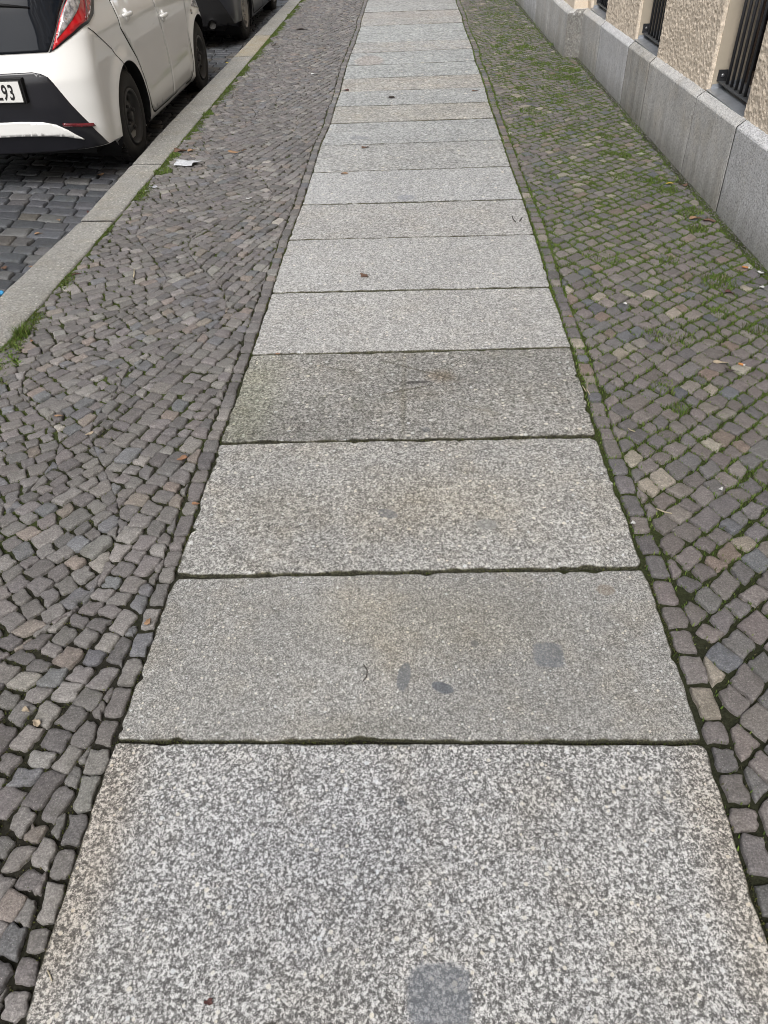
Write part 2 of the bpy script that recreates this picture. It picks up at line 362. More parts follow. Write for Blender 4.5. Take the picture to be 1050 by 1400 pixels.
path = tag(empty('footpath'), kind='structure')
BL = (.15, .165, .19)
slab_style = {
 0: dict(grain=100),
 1: dict(grain=100),
 2: dict(grain=158, dark=(.095, .094, .092), mid=(.235, .234, .231), light=(.70, .70, .69), warm=.2, blotch=.2, contrast=1.25, rough_bump=.55,
         stains=[dict(at=(.042, .47, .055, .052), box=True, col=BL, a=.78, wob=.55, soft=.14),
                 dict(at=(-.66, .72, .075, .32), mul=True, col=(.86, .76, .64), a=.65, soft=.7),
                 dict(at=(.63, .70, .07, .35), mul=True, col=(.92, .83, .71), a=.55, soft=.7),
                 dict(at=(-.028, .83, .008, .013), rot=.5, col=(.05, .055, .06), a=.8, wob=.2),
                 dict(at=(-.2, .73, .3, .2), mul=True, col=(.9, .93, 1.0), a=.5, soft=.8)]),
 3: dict(grain=220, dark=(.115, .114, .108), mid=(.225, .223, .213), light=(.52, .515, .495), warm=.3, blotch=.18, contrast=1.05, rough_bump=.5,
         stains=[dict(at=(.331, 1.219, .037, .038), box=True, col=BL, a=.75, wob=.3),
                 dict(at=(-.024, 1.15, .016, .042), rot=-.15, col=(.13, .14, .155), a=.85, wob=.3),
                 dict(at=(.068, 1.119, .027, .015), rot=-.45, col=(.09, .10, .12), a=.95, wob=.3),
                 dict(at=(.152, 1.253, .010, .010), col=(.12, .12, .125), a=.8, wob=.3),
                 dict(at=(.512, 1.44, .024, .02), col=(.22, .16, .10), a=.5),
                 dict(at=(-.52, 1.2, .2, .25), mul=True, col=(1, 1, 1), a=0.0, soft=.9),
                 dict(at=(.05, 1.33, .28, .12), mul=True, col=(1.0, .97, .90), a=.8, soft=.7),
                 dict(at=(-.10, 1.01, .12, .03), mul=True, col=(.75, .74, .70), a=.6, soft=.7)]),
 4: dict(grain=135, dark=(.11, .107, .10), mid=(.255, .251, .24), light=(.60, .595, .565), warm=.25, blotch=.18, contrast=1.0, rough_bump=.9,
         stains=[dict(at=(.08, 1.82, .26, .13), mul=True, col=(.98, .93, .84), a=.7, soft=.9),
                 dict(at=(-.077, 1.751, .032, .020), rot=-.4, col=(.17, .175, .185), a=.75, wob=.3),
                 dict(at=(.215, 1.704, .030, .024), col=(.27, .275, .26), a=.8, wob=.2),
                 dict(at=(-.42, 1.78, .12, .10), mul=True, col=(.78, .74, .66), a=.5, soft=.8)]),
 5: dict(grain=105, dark=(.085, .083, .076), mid=(.225, .22, .206), light=(.52, .51, .485), warm=.25, blotch=.3, contrast=.95, rough_bump=1.0, green=.18,
         stains=[dict(at=(-.60, 2.35, .10, .36), mul=True, col=(.80, .83, .66), a=.6, soft=.8),
                 dict(at=(-.035, 2.42, .010, .34), mul=True, col=(.70, .68, .60), a=.6, soft=.8, wob=1.4),
                 dict(at=(.014, 2.515, .050, .010), rot=.12, col=(.05, .045, .04), a=.9, wob=.5),
                 dict(at=(.03, 2.60, .16, .006), rot=-.5, mul=True, col=(.45, .43, .38), a=.8, wob=1.2), dict(at=(-.02, 2.46, .13, .005), rot=.35, mul=True, col=(.5, .48, .42), a=.8, wob=1.2), dict(at=(.22, 2.33, .10, .004), rot=-.4, mul=True, col=(.5, .48, .42), a=.7, wob=1.2), dict(at=(-.3, 2.62, .12, .004), rot=-.3, mul=True, col=(.5, .48, .42), a=.7, wob=1.2),
                 dict(at=(.10, 2.56, .05, .04), mul=True, col=(.8, .66, .52), a=.6, soft=.6),
                 dict(at=(.045, 2.20, .015, .015), col=(.12, .125, .14), a=.6)]),
 6: dict(grain=120, dark=(.15, .15, .146), mid=(.31, .308, .298), light=(.60, .595, .58), warm=.15, blotch=.12, contrast=1.0, rough_bump=.4),
 7: dict(grain=115, dark=(.16, .161, .158), mid=(.325, .325, .318), light=(.60, .60, .59), warm=.12, blotch=.12, contrast=.95, rough_bump=.4,
         stains=[dict(at=(.05, 2.84, .5, .035), mul=True, col=(.86, .85, .82), a=.6, soft=.7), dict(at=(.33, 3.1, .12, .02), mul=True, col=(.85, .85, .84), a=.5, soft=.7)]),
 8: dict(grain=100, dark=(.15, .15, .146), mid=(.315, .312, .302), light=(.60, .595, .58), warm=.2, blotch=.14, contrast=.95, rough_bump=.4,
         stains=[dict(at=(-.287, 3.904, .09, .03), rot=-.25, col=(.19, .20, .22), a=.75, wob=.25, soft=.15)]),
 9: dict(grain=95, dark=(.16, .163, .163), mid=(.335, .34, .34), light=(.61, .615, .61), warm=.08, blotch=.12, contrast=.9, rough_bump=.4,
         stains=[dict(at=(-.039, 4.573, .05, .05), rot=.5, col=(.24, .255, .29), a=.6, wob=.4)]),
}
far_tone = [ (1.0, 1.0, .985, .15), (.97, .985, .985, .1), (1.03, 1.0, .94, .3), (1.0, 1.02, 1.02, .08), (1.05, 1.01, .95, .3), (1.02, 1.05, 1.05, .08),
             (1.03, 1.06, 1.06, .05), (1.05, 1.04, 1.02, .4), (1.04, 1.07, 1.07, .05), (1.05, 1.08, 1.08, .05), (1.03, 1.01, .98, .3), (1.05, 1.0, .96, .3), (1.05, 1.06, 1.05, .1) ]
ns = len(JL) - 1
for i in range(ns):
    if i in slab_style: st = dict(slab_style[i])
    else:
        r, g, b, w = far_tone[(i - 10) % len(far_tone)]
        st = dict(grain=max(45, 100 - 3.2 * i), dark=(.155 * r, .157 * g, .155 * b), mid=(.315 * r, .318 * g, .317 * b), light=(.57 * r, .575 * g, .57 * b), warm=w, blotch=.2, contrast=.9, rough_bump=.4)
        if i == 11: st['stains'] = [dict(at=(-.38, 5.85, .07, .04), rot=-.1, col=(.23, .24, .26), a=.7, wob=.3)]
        if i == 16: st['stains'] = [dict(at=(-.42, 8.55, .14, .25), mul=True, col=(1., .85, .78), a=.6)]
    m = granite('granite_slab_%s' % 'abcdefghijklmnopqrstuvwxyzABCDEF'[i], seed=i + 1, tint=True, **st)
    g = .0032 if i in (2, 3) else (.0034 if i in (4, 5, 6) else .0040)
    if i == 5: gl = 0
    a, b = JL[i], JR[i]; d, c = JL[i + 1], JR[i + 1]
    e = .006 if i in (4,) else 0
    slab_mesh((a[0], a[1] + g), (b[0], b[1] + g), (c[0] - e, c[1] - g), (d[0], d[1] - g), random.uniform(-.0015, .0015) + (.001 if i == 3 else 0),
              .006 if i <= 5 else (.012 if i < 12 else .03), i + 3, path, m, rough=(2.2 if i == 5 else 1.3 if i in (4, 2) else .8),
              edgewob=(1.5 if i in (4, 5) else 1.1 if i == 3 else .6))

# ------------------------------------------------------------------ cobbles
def clip_poly(P, n, c):
    """keep the side n.p <= c"""
    out = []; L = len(P)
    for i in range(L):
        a = P[i]; b = P[(i + 1) % L]; da = a[0] * n[0] + a[1] * n[1] - c; db = b[0] * n[0] + b[1] * n[1] - c
        if da <= 0: out.append(a)
        if (da < 0 < db) or (db < 0 < da):
            k = da / (da - db); out.append((a[0] + (b[0] - a[0]) * k, a[1] + (b[1] - a[1]) * k))
    return out
def area(P):
    return .5 * abs(sum(P[i][0] * P[(i + 1) % len(P)][1] - P[(i + 1) % len(P)][0] * P[i][1] for i in range(len(P))))
def clip_to(P, lo, hi):
    """clip by curves x = lo(y), x = hi(y), taken straight across one stone"""
    cy = sum(p[1] for p in P) / len(P); h = .04
    for f, s in ((lo, -1), (hi, 1)):
        x0, x1 = float(f(cy - h)), float(f(cy + h)); n = np.array([2 * h, -(x1 - x0)]) * s; n = n / np.linalg.norm(n)
        P = clip_poly(P, n, n[0] * x0 + n[1] * (cy - h))
        if len(P) < 3: return None
    return P
def lattice(a1, a2, len1, len2, box, rng, stagger=.5, jit=.004, warp=.02, wseed=0):
    e1 = np.array([math.cos(RAD(a1)), math.sin(RAD(a1))]); e2 = np.array([math.cos(RAD(a2)), math.sin(RAD(a2))])
    Mx = np.linalg.inv(np.stack([e1, e2], 1)); cs = [Mx @ np.array(p) for p in ((box[0], box[1]), (box[2], box[1]), (box[2], box[3]), (box[0], box[3]))]
    s0, s1 = min(c[0] for c in cs), max(c[0] for c in cs); t0, t1 = min(c[1] for c in cs), max(c[1] for c in cs)
    out = []; t = t0; ph = 0
    while t < t1:
        hgt = len2 * rng.uniform(.80, 1.2); s = s0 - len1 + (rng.uniform(0, 1) if stagger > .3 else rng.uniform(-stagger, stagger)) * len1
        while s < s1:
            r = rng.uniform(); ln = len1 * (rng.uniform(.72, 1.22) if r < .93 else rng.uniform(1.3, 1.6))
            q = [(s, t), (s + ln, t), (s + ln, t + hgt), (s, t + hgt)]
            x, y = e1 * (s + ln / 2) + e2 * (t + hgt / 2)
            if box[0] - .1 < x < box[2] + .1 and box[1] - .1 < y < box[3] + .1:
                sk = rng.uniform(-.006, .006)
                P = []
                for k, (u, v) in enumerate(q):
                    p = e1 * (u + (sk if k > 1 else -sk)) + e2 * v
                    p = p + rng.uniform(-jit, jit, 2)
                    P.append(p)
                out.append(P)
            s += ln
        t += hgt
    # shared smooth warp keeps neighbours fitting
    A = np.array(out); X = A[..., 0]; Y = A[..., 1]
    A[..., 0] = X + (fbm(X, Y, .7, wseed, 2) - .5) * 2 * warp; A[..., 1] = Y + (fbm(X, Y, .7, wseed + 50, 2) - .5) * 2 * warp
    return [[tuple(p) for p in P] for P in A]

def stone_bank(polys, z0, joint, rng, palette, mat, name, parent, shoulder=.0034, drop=.0034, depth=.03, hvar=.002, tilt=.02, rough=.0026, nfun=None, bump_top=.0004):
    """all the stones of one paving as one mesh; returns the joint outline points for moss and grass"""
    groups = {}; outl = []
    for P in polys:
        P = np.array(P); c = P.mean(0); n = (nfun(c) if nfun else 16)
        # inset
        r = np.linalg.norm(P - c, axis=1)[:, None]; Q = c + (P - c) * np.clip(1 - joint * 1.35 / r, .3, 1)
        # cut corners
        R = []; m = len(Q)
        for k in range(m):
            a = Q[k]; b = Q[(k + 1) % m]; L = np.linalg.norm(b - a)
            f = min(.3, rng.uniform(.001, .005) / max(L, 1e-4)); g2 = min(.3, rng.uniform(.001, .005) / max(L, 1e-4))
            R.append(a + (b - a) * f)
            if L > .02:
                nn = np.array([(b - a)[1], -(b - a)[0]]) / L
                for q in (.35, .68): R.append(a + (b - a) * q + nn * rng.normal(0, rough))
            R.append(b - (b - a) * g2)
        R = np.array(R); S = np.concatenate([R, R[:1]]); d = np.r_[0, np.cumsum(np.linalg.norm(np.diff(S, axis=0), axis=1))]
        q = np.linspace(0, d[-1], n + 1)[:-1]
        O = np.stack([np.interp(q, d, S[:, 0]), np.interp(q, d, S[:, 1])], 1)
        for k in range(m):      # the nearest outline point becomes the corner itself
            cpt = Q[k] + (c - Q[k]) * (rng.uniform(.001, .0045) / max(np.linalg.norm(Q[k] - c), .01)); O[np.argmin(((O - cpt) ** 2).sum(1))] = cpt
        groups.setdefault(n, []).append((O, c)); outl.append(O[:: max(1, n // 8)])
    VV = []; FF = []; CC = []; base = 0
    for n, lst in groups.items():
        O = np.array([g[0] for g in lst]); c = np.array([g[1] for g in lst])[:, None, :]; N = len(O)
        rr = np.linalg.norm(O - c, axis=2, keepdims=True)
        O = O + (O - c) / rr * rng.normal(0, rough * .45, (N, n, 1))
        sh = shoulder * rng.uniform(.7, 1.5, (N, n, 1))
        I = c + (O - c) * np.clip(1 - sh * .75 / rr, .2, 1); J = c + (O - c) * np.clip(1 - sh * 3.0 / rr, .12, 1)
        zz = z0 + rng.normal(0, hvar, (N, 1)); tl = rng.normal(0, tilt, (N, 1, 2))
        def z(P, off): return zz + ((P - c) * tl).sum(2) + off
        rings = [np.concatenate([c + (O - c) * 1.02, (zz + O[..., 0] * 0 - depth)[..., None]], 2),
                 np.concatenate([O, z(O, -drop * rng.uniform(.6, 1.5, (N, n)))[..., None]], 2),
                 np.concatenate([I, z(I, -drop * .16 + rng.normal(0, .0004, (N, n)))[..., None]], 2),
                 np.concatenate([J, z(J, bump_top * .5 + rng.normal(0, .0005, (N, n)))[..., None]], 2),
                 np.concatenate([c, z(c, bump_top + rng.normal(0, .0006, (N, 1)))[..., None]], 2)]
        V = np.concatenate(rings, 1); per = 4 * n + 1; VV.append(V.reshape(-1, 3))
        k = np.arange(n); k1 = (k + 1) % n
        quads = np.concatenate([np.stack([r_ * n + k, r_ * n + k1, (r_ + 1) * n + k1, (r_ + 1) * n + k], 1) for r_ in range(3)])
        tris = np.stack([3 * n + k, 3 * n + k1, k * 0 + 4 * n], 1)
        offs = (base + np.arange(N) * per)[:, None, None]
        FF += (quads[None] + offs).reshape(-1, 4).tolist(); FF += (tris[None] + offs).reshape(-1, 3).tolist()
        pal = np.array([p[1] for p in palette]); w = np.array([p[0] for p in palette], float); w /= w.sum()
        ch = rng.choice(len(pal), N, p=w); cc = pal[ch] * rng.uniform(.82, 1.18, (N, 1)) * rng.uniform(.98, 1.02, (N, 3))
        CC.append(np.repeat(cc, per, 0)); base += N * per
    o = mesh(name, np.concatenate(VV), FF, mat, parent, True, np.concatenate(CC))
    return o, np.concatenate(outl)

rng = np.random.default_rng(5)
pave = tag(empty('pavement'), kind='structure')
YMIN, YMAX = -.35, 15.5
nf = lambda c: 20 if c[1] < 3.2 else (12 if c[1] < 6.5 else 8)
PAL_L = [(46, (.152, .142, .137)), (26, (.126, .119, .117)), (8, (.138, .138, .144)), (12, (.20, .190, .180)), (5, (.19, .165, .147)), (.7, (.27, .255, .23))]
PAL_R = [(46, (.152, .136, .131)), (22, (.128, .121, .121)), (6, (.114, .117, .126)), (12, (.176, .157, .144)), (5, (.178, .142, .122)), (3.5, (.25, .225, .19)), (.8, (.33, .31, .27))]
bord_l = lambda y: xL(y) - .006 - (.043 + .012 * (vnoise(y, 0 * y, .5, 4) - .3))
bord_r = lambda y: xR(y) + .010 + (.050 + .010 * (vnoise(y, 0 * y, .7, 9) - .3))
z1 = lambda y: -1.36 + .15 * np.sin(2 * np.pi * y / 1.55) + .10 * (vnoise(y, 0 * y, .31, 21) - .5); z2 = lambda y: -1.00 + .17 * np.sin(2 * np.pi * y / 1.55 + 1.3) + .10 * (vnoise(y, 0 * y, .27, 22) - .5)
klo = lambda y: kerb_in(y) + .010
def wob(f, s): return lambda y: f(y)
zones = [(klo, lambda y: z1(y) + .003, 33, 125, .066, .054), (lambda y: z1(y) - .003, lambda y: z2(y) + .003, 52, 143, .064, .055), (lambda y: z2(y) - .003, bord_l, 71, 161, .061, .058)]
left = []
for k, (lo, hi, a1, a2, l1, l2) in enumerate(zones):
    for P in lattice(a1, a2, l1, l2, (-1.8, YMIN, -.6, YMAX), rng, .26, .006, .03, 3 + k):
        Q = clip_to(P, lo, hi)
        if Q and area(Q) > .0005: left.append(Q)
def border(lo, hi, y0, y1, ln, rng):
    out = []; y = y0
    while y < y1:
        d = ln * rng.uniform(.7, 1.35); j = rng.uniform(-.0035, .0035, 8); j[1] += .001; j[5] -= .001; wd_ = rng.uniform(-.001, .002)
        a, b = float(lo(y)), float(hi(y)); c, e = float(hi(y + d)), float(lo(y + d))
        out.append([(a + j[0] + wd_, y + j[1]), (b + j[2] * .5 - wd_ * .5, y + .001 + j[3]), (c + j[4] * .5 - wd_ * .5, y + d - .001 + j[7]), (e + j[6] + wd_, y + d + j[5])]); y += d
    return out
left += border(lambda y: bord_l(y) + .001, lambda y: xL(y) - .001, YMIN, YMAX, .072, rng)
right = []
wl = lambda y: np.where(np.asarray(y) < 8.5, wall_x(y) - .035, wall_x(y) - .165) - .025 * vnoise(y, 0 * np.asarray(y), .12, 77)
for P in lattice(40, 122, .069, .066, (.6, YMIN, 1.75, YMAX), rng, .18, .006, .018, 13):
    Q = clip_to(P, bord_r, wl)
    if Q and area(Q) > .0013: right.append(Q)
right += border(lambda y: xR(y) + .004, lambda y: bord_r(y) - .001, YMIN, YMAX, .078, rng)
# a stone is missing or sunken here and there
left = [P for P in left if rng.uniform() > .0002]
ol, out_l = stone_bank(left, 0.0, .0037, rng, PAL_L, M['cobble'], 'cobblestones', pave, nfun=nf)
orr, out_r = stone_bank(right, 0.0, .0050, rng, PAL_R, M['cobble'], 'cobblestones', pave, nfun=nf)

# soil in the joints: one sheet under the stones, between kerb and wall
gy = np.arange(-.6, 17, .03); gx = np.arange(-1.72, 1.74, .03); GX, GY = np.meshgrid(gx, gy)
kx = kerb_in(GY); wx = wall_x(GY) + .02
GX = np.where(GX < kx, kx - .004, GX); GX = np.minimum(GX, wx)
hz = -.0115 + (fbm(GX, GY, .12, 8, 3) - .5) * .006
hz = np.where(GX < kerb_in(GY) + .03, hz + .004, hz); hz = np.where(np.abs(GX) < .60, -.045, hz)
hz = np.where((np.abs(GX) < .60), -.016, hz)
gm = fbm(GX, GY, .35, 31, 3); gr = np.clip((gm - .42) * 5, 0, 1)
moist = np.clip((GX - .6) / .2, 0, 1)
green = np.where(GX > .6, np.clip(.55 + gr, 0, 1.35), .15 + gr * .6); green = np.where(GY < 1.9, green * np.clip((GY - 1.0) / .9, .12, 1), green)
green = np.where(GX < kerb_in(GY) + .10, np.clip(green + .5 * (fbm(GX, GY, .15, 33, 2) > .45), 0, 1), green)
soilc = np.array([.026, .0235, .019]); mossc = np.array([.060, .085, .018])
cc = soilc * (1 - green[..., None]) + mossc * green[..., None]
ny, nx = GX.shape; idx = np.arange(nx * ny).reshape(ny, nx)
F = np.stack([idx[:-1, :-1], idx[:-1, 1:], idx[1:, 1:], idx[1:, :-1]], -1).reshape(-1, 4)
mesh('joint_soil', np.stack([GX, GY, hz], -1).reshape(-1, 3), F, M['soil'], pave, True, cc.reshape(-1, 3))

# ------------------------------------------------------------------ moss, grass, grit
def blades(name, pts, hmin, hmax, wdt, cols, seed, label=None, cat=None, zb=-.009, lean=.5):
    r = np.random.default_rng(seed); N = len(pts)
    a = r.uniform(0, 2 * np.pi, N); h = r.uniform(hmin, hmax, N) * r.uniform(.6, 1.0, N); b = r.uniform(0, 2 * np.pi, N); ln = r.uniform(0, lean, N) * h
    w = wdt * r.uniform(.6, 1.3, N)
    z0 = pts[:, 2] if pts.shape[1] > 2 else np.full(N, zb)
    p = pts[:, :2]; dx = np.stack([np.cos(a), np.sin(a)], 1) * w[:, None] / 2; l = np.stack([np.cos(b), np.sin(b)], 1) * ln[:, None]
    V = np.stack([np.c_[p - dx, z0], np.c_[p + dx, z0], np.c_[p + dx * .8 + l * .45, z0 + h * .6], np.c_[p - dx * .8 + l * .45, z0 + h * .6], np.c_[p + l, z0 + h]], 1).reshape(-1, 3)
    k = (np.arange(N) * 5)[:, None]
    F = (k + np.array([0, 1, 2, 3])).tolist() + (k + np.array([3, 2, 4])).tolist()
    c = np.array(cols)[r.integers(0, len(cols), N)] * r.uniform(.7, 1.3, (N, 1))
    o = mesh(name, V, F, M['blade'], None, False, np.repeat(c, 5, 0))
    return tag(o, label, cat, kind='stuff')
def sample_edge(outl, dens, per, sig, seed):
    r = np.random.default_rng(seed); d = dens(outl[:, 0], outl[:, 1]); keep = []
    rep = np.repeat(outl, per, 0); dd = np.repeat(d, per)
    s = r.uniform(size=len(rep)) < dd; rep = rep[s]
    return rep + r.normal(0, sig, rep.shape)
def dens_r(x, y):
    m = fbm(x, y, .42, 31, 3); q = np.clip((m - .33) * 4.5, 0, 1)
    q = (.25 + 1.0 * q) * np.clip((y - 1.2) / 1.3, .06, 1) * (.6 + .6 * np.clip((x - .7) / .5, 0, 1)); q = np.where(x > 1.54, q * .2, q)
    return np.clip(q * np.where(y > 9.5, .7, 1), 0, 1)
def dens_l(x, y):
    m = fbm(x, y, .30, 61, 3); q = .12 + np.clip((m - .43) * 4.0, 0, 1) * .6
    return np.clip(q + .5 * (x < kerb_in(y) + .07), 0, 1)
GR = [(.088, .150, .024), (.12, .19, .032), (.066, .118, .020), (.15, .20, .05), (.10, .095, .05)]
MO = [(.080, .095, .024), (.06, .08, .018), (.10, .11, .03), (.08, .07, .035)]
pr_ = sample_edge(out_r, dens_r, 20, .0050, 1)
blades('grass', pr_, .008, .018, .0034, GR, 2, 'short green grass growing in the joints of the right hand cobbles', 'grass')
ps = sample_edge(out_l, dens_l, 6, .0034, 3)
# green rim of moss along the kerb
r = np.random.default_rng(9); N = 60000; yy = r.uniform(2.6, 15, N); xx = kerb_in(yy) + np.abs(r.normal(0, .030, N)) + .003
kp = (fbm(xx, yy, .22, 71, 2) + .25 * (yy > 4.6) * np.exp(-(xx - kerb_in(yy)) / .05) - .12 * (yy < 4.6)) > .52
edge_moss = np.stack([xx, yy], 1)[kp]
# moss in the joints between slabs and beside them
jm = []
for i in range(2, ns):
    n = 500 if i in (3, 4, 5, 6) else 150
    u = r.uniform(0, 1, n); ax, ay = JL[i]; bx, by = JR[i]; P = np.stack([ax + (bx - ax) * u, ay + (by - ay) * u + r.normal(0, .003, n)], 1)
    keep = vnoise(P[:, 0], P[:, 1], .11, i) > (.45 if i in (3, 5, 6) else .6); jm.append(P[keep])
n = 9000; yy = r.uniform(-.2, 15, n); k2 = vnoise(yy, yy * 0, .16, 90) > .5
jm.append(np.stack([xR(yy) + .004 + r.normal(0, .003, n), yy], 1)[k2]); k2 = vnoise(yy, yy * 0, .16, 91) > .5
jm.append(np.stack([xL(yy) - .003 + r.normal(0, .003, n), yy], 1)[k2])
blades('moss', np.concatenate([ps, edge_moss[:1]] + jm), .003, .009, .0030, MO, 4, 'dark olive moss in the joints of the left hand cobbles and slabs', 'moss')
# grass tufts: where they stand, radius, height, blades
def tuft(cx, cy, rad, n, sd):
    q = np.random.default_rng(sd); a = q.uniform(0, 2 * np.pi, n); rr = rad * np.sqrt(q.uniform(0, 1, n)); return np.stack([cx + rr * np.cos(a), cy + rr * np.sin(a)], 1)
rim = np.concatenate([tuft(float(kerb_in(y)) + x, y, rr, n, 5 + k) for k, (x, y, rr, n) in enumerate(((.03, 6.6, .05, 500), (.05, 5.15, .06, 700), (.04, 5.5, .04, 400), (.04, 6.1, .03, 250), (.03, 7.5, .03, 250), (.02, 11.6, .04, 300), (.03, 4.75, .035, 250), (.03, 5.9, .03, 200)))])
blades('moss', edge_moss, .004, .011, .0042, [(.085, .11, .025), (.065, .085, .02), (.11, .13, .035), (.08, .15, .03)], 18, 'band of green moss along the inner edge of the kerb', 'moss', zb=-.002)
blades('grass', rim, .012, .032, .0042, GR, 8, 'green grass tufts along the kerb beside the white car', 'grass')
wall_t = np.concatenate([tuft(x, y, rr, n, 50 + k) for k, (x, y, rr, n) in enumerate(((1.50, 4.25, .07, 500), (1.46, 4.6, .06, 450), (1.47, 4.0, .05, 350), (1.38, 3.35, .08, 400), (1.42, 7.9, .10, 700), (1.25, 7.6, .12, 500), (1.2, 8.2, .10, 500), (1.15, 9.0, .12, 500), (1.2, 10.2, .12, 350), (1.10, 11.2, .15, 350), (1.0, 9.6, .1, 250), (1.36, 5.3, .05, 250), (1.4, 2.9, .06, 220), (1.22, 3.6, .05, 200)))] + [tuft(r.uniform(.85, 1.52), r.uniform(2.3, 9.5), r.uniform(.03, .075), 130, 300 + k) for k in range(46)])
blades('grass', wall_t, .014, .034, .0045, GR, 12, 'taller grass clumps near the granite plinth of the building', 'grass')
wd = tuft(-1.655, 2.92, .032, 260, 70); wd2 = np.concatenate([tuft(-1.66, 2.80, .05, 420, 71), tuft(-1.64, 2.68, .06, 350, 72), tuft(-1.62, 2.55, .06, 200, 73)])
o1 = blades('grass_tuft', wd, .03, .075, .0035, GR, 14, lean=.7); del o1['kind']
tag(o1, 'taller green grass tuft against the kerb at the left edge of the picture', 'grass tuft')
blades('weeds', wd2, .008, .022, .008, GR + [(.16, .2, .07)], 15, 'low leafy weeds below the grass tuft at the left kerb edge', 'weeds', lean=1.6)
def grit(name, pts, smin, smax, cols, seed, label):
    q = np.random.default_rng(seed); N = len(pts); s = q.uniform(smin, smax, N); T = np.array([[1, 0, -.2], [-.5, .87, -.3], [-.5, -.87, -.2], [.1, -.1, .75]])
    a = q.uniform(0, 6.28, N); R = np.stack([np.stack([np.cos(a), -np.sin(a)], 1), np.stack([np.sin(a), np.cos(a)], 1)], 1)
    V = np.zeros((N, 4, 3)); X = T[None] * s[:, None, None] * q.uniform(.6, 1.3, (N, 4, 1)); V[..., :2] = np.einsum('nij,nkj->nki', R, X[..., :2]) + pts[:, None, :2]; V[..., 2] = X[..., 2] + pts[:, None, 2]
    k = (np.arange(N) * 4)[:, None]; F = sum([(k + np.array(f)).tolist() for f in ((0, 1, 3), (1, 2, 3), (2, 0, 3), (2, 1, 0))], [])
    c = np.array(cols)[q.integers(0, len(cols), N)] * q.uniform(.6, 1.3, (N, 1))
    return tag(mesh(name, V.reshape(-1, 3), F, M['blade'], None, False, np.repeat(c, 4, 0)), label, 'grit', kind='stuff')
N = 9000; yy = r.uniform(.3, 13, N); wxx = np.where(yy < 8.5, wall_x(yy) - .004, wall_x(yy) - .145)
gp1 = np.stack([wxx - np.abs(r.normal(0, .03, N)), yy, np.full(N, -.005)], 1)
grit('gravel', gp1, .0018, .0050, [(.06, .055, .05), (.10, .095, .09), (.04, .037, .033), (.2, .19, .18)], 21, 'dark grit and gravel along the foot of the granite plinth')
N = 14000; q0 = out_l[r.integers(0, len(out_l), N)] + r.normal(0, .005, (N, 2)); q0 = q0[q0[:, 1] < 7]
bits = np.concatenate([np.c_[q0, np.full(len(q0), -.008)]])
grit('debris', bits, .0008, .0022, [(.10, .08, .06), (.07, .06, .05), (.22, .19, .15), (.14, .10, .06)], 22, 'fine brown crumbs lying in the joints of the left hand cobbles')

# ------------------------------------------------------------------ kerb
kerb = tag(empty('kerb'), kind='structure')
kj = [-3.2, -1.9, -.6, .7, 2.0, 3.15, 4.27, 5.31, 6.93, 8.93, 10.15, 12.35, 13.6, 15.0, 17, 19, 22, 25]
kj = [-3.2, -1.9, -.6, .7, 2.3, 4.27, 5.31, 6.93, 8.93, 10.15, 12.35, 14.3, 16.3, 19, 22, 25]
for i in range(len(kj) - 1):
    y0, y1 = kj[i] + .003, kj[i + 1] - .003; ys = np.arange(y0, y1, .02); ys[-1] = y1
    prof_n = 8; V = []; rr = .014
    w0 = (fbm(ys, ys * 0, .12, 200 + i, 3) - .5) * .010; w1 = (fbm(ys, ys * 0, .12, 300 + i, 3) - .5) * .010
    end = np.minimum(ys - y0, y1 - ys); er = np.where(end < .012, .004, 0)
    for k, y in enumerate(ys):
        a = float(kerb_out(y)) + w0[k] + er[k]; b = float(kerb_in(y)) + w1[k] - er[k]; zt = .004 - er[k] + (vnoise(y, 3, .4, i) - .5) * .004
        V += [(a - .004, y, -.16), (a, y, zt - rr), (a + rr * .3, y, zt - rr * .3), (a + rr, y, zt)]
        for t_ in (.25, .5, .75): V.append((a + rr + (b - a - 2 * rr) * t_, y, zt + (float(vnoise(y, t_ * 3, .05, 77 + i)) - .5) * .002))
        V += [(b - rr, y, zt), (b - rr * .3, y, zt - rr * .3), (b, y, zt - rr), (b, y, -.10)]
    m = 11; F = [(k * m + j, k * m + j + 1, (k + 1) * m + j + 1, (k + 1) * m + j) for k in range(len(ys) - 1) for j in range(m - 1)]
    F += [tuple(range(m)), tuple((len(ys) - 1) * m + j for j in range(m))[::-1]]
    mesh('kerb_stone', V, F, M['kerb_beige'] if i == 8 else M['kerb'], kerb, True)

# ------------------------------------------------------------------ road and ground
ROADZ = -.11
road = tag(empty('road'), kind='structure')
rs = []; y = 1.0
ca, sa_ = math.cos(RAD(-11)), math.sin(RAD(-11))
for row in range(135):
    h = .118 * rng.uniform(.86, 1.12); x = -4.6 + rng.uniform(0, .2)
    while x < -1.80:
        ln = rng.uniform(.12, .22); j = rng.uniform(-.005, .005, 8)
        q = [(x + j[0], y + j[1]), (x + ln + j[2], y + j[3]), (x + ln + j[4], y + h + j[5]), (x + j[6], y + h + j[7])]
        P = [(-1.95 + (u + 1.95) * ca - 0 * v, v + (u + 1.95) * sa_) for u, v in q]
        cy = sum(p[1] for p in P) / 4
        Q = clip_to(P, lambda t_: -4.6 + 0 * t_, lambda t_: kerb_out(t_) - .085)
        if Q and area(Q) > .004: rs.append(Q)
        x += ln
    y += h
rs += border(lambda t_: kerb_out(t_) - .078, lambda t_: kerb_out(t_) - .010, 1.5, 16.5, .20, rng)
PAL_D = [(40, (.078, .082, .090)), (25, (.060, .064, .072)), (20, (.095, .094, .096)), (8, (.085, .078, .070))]
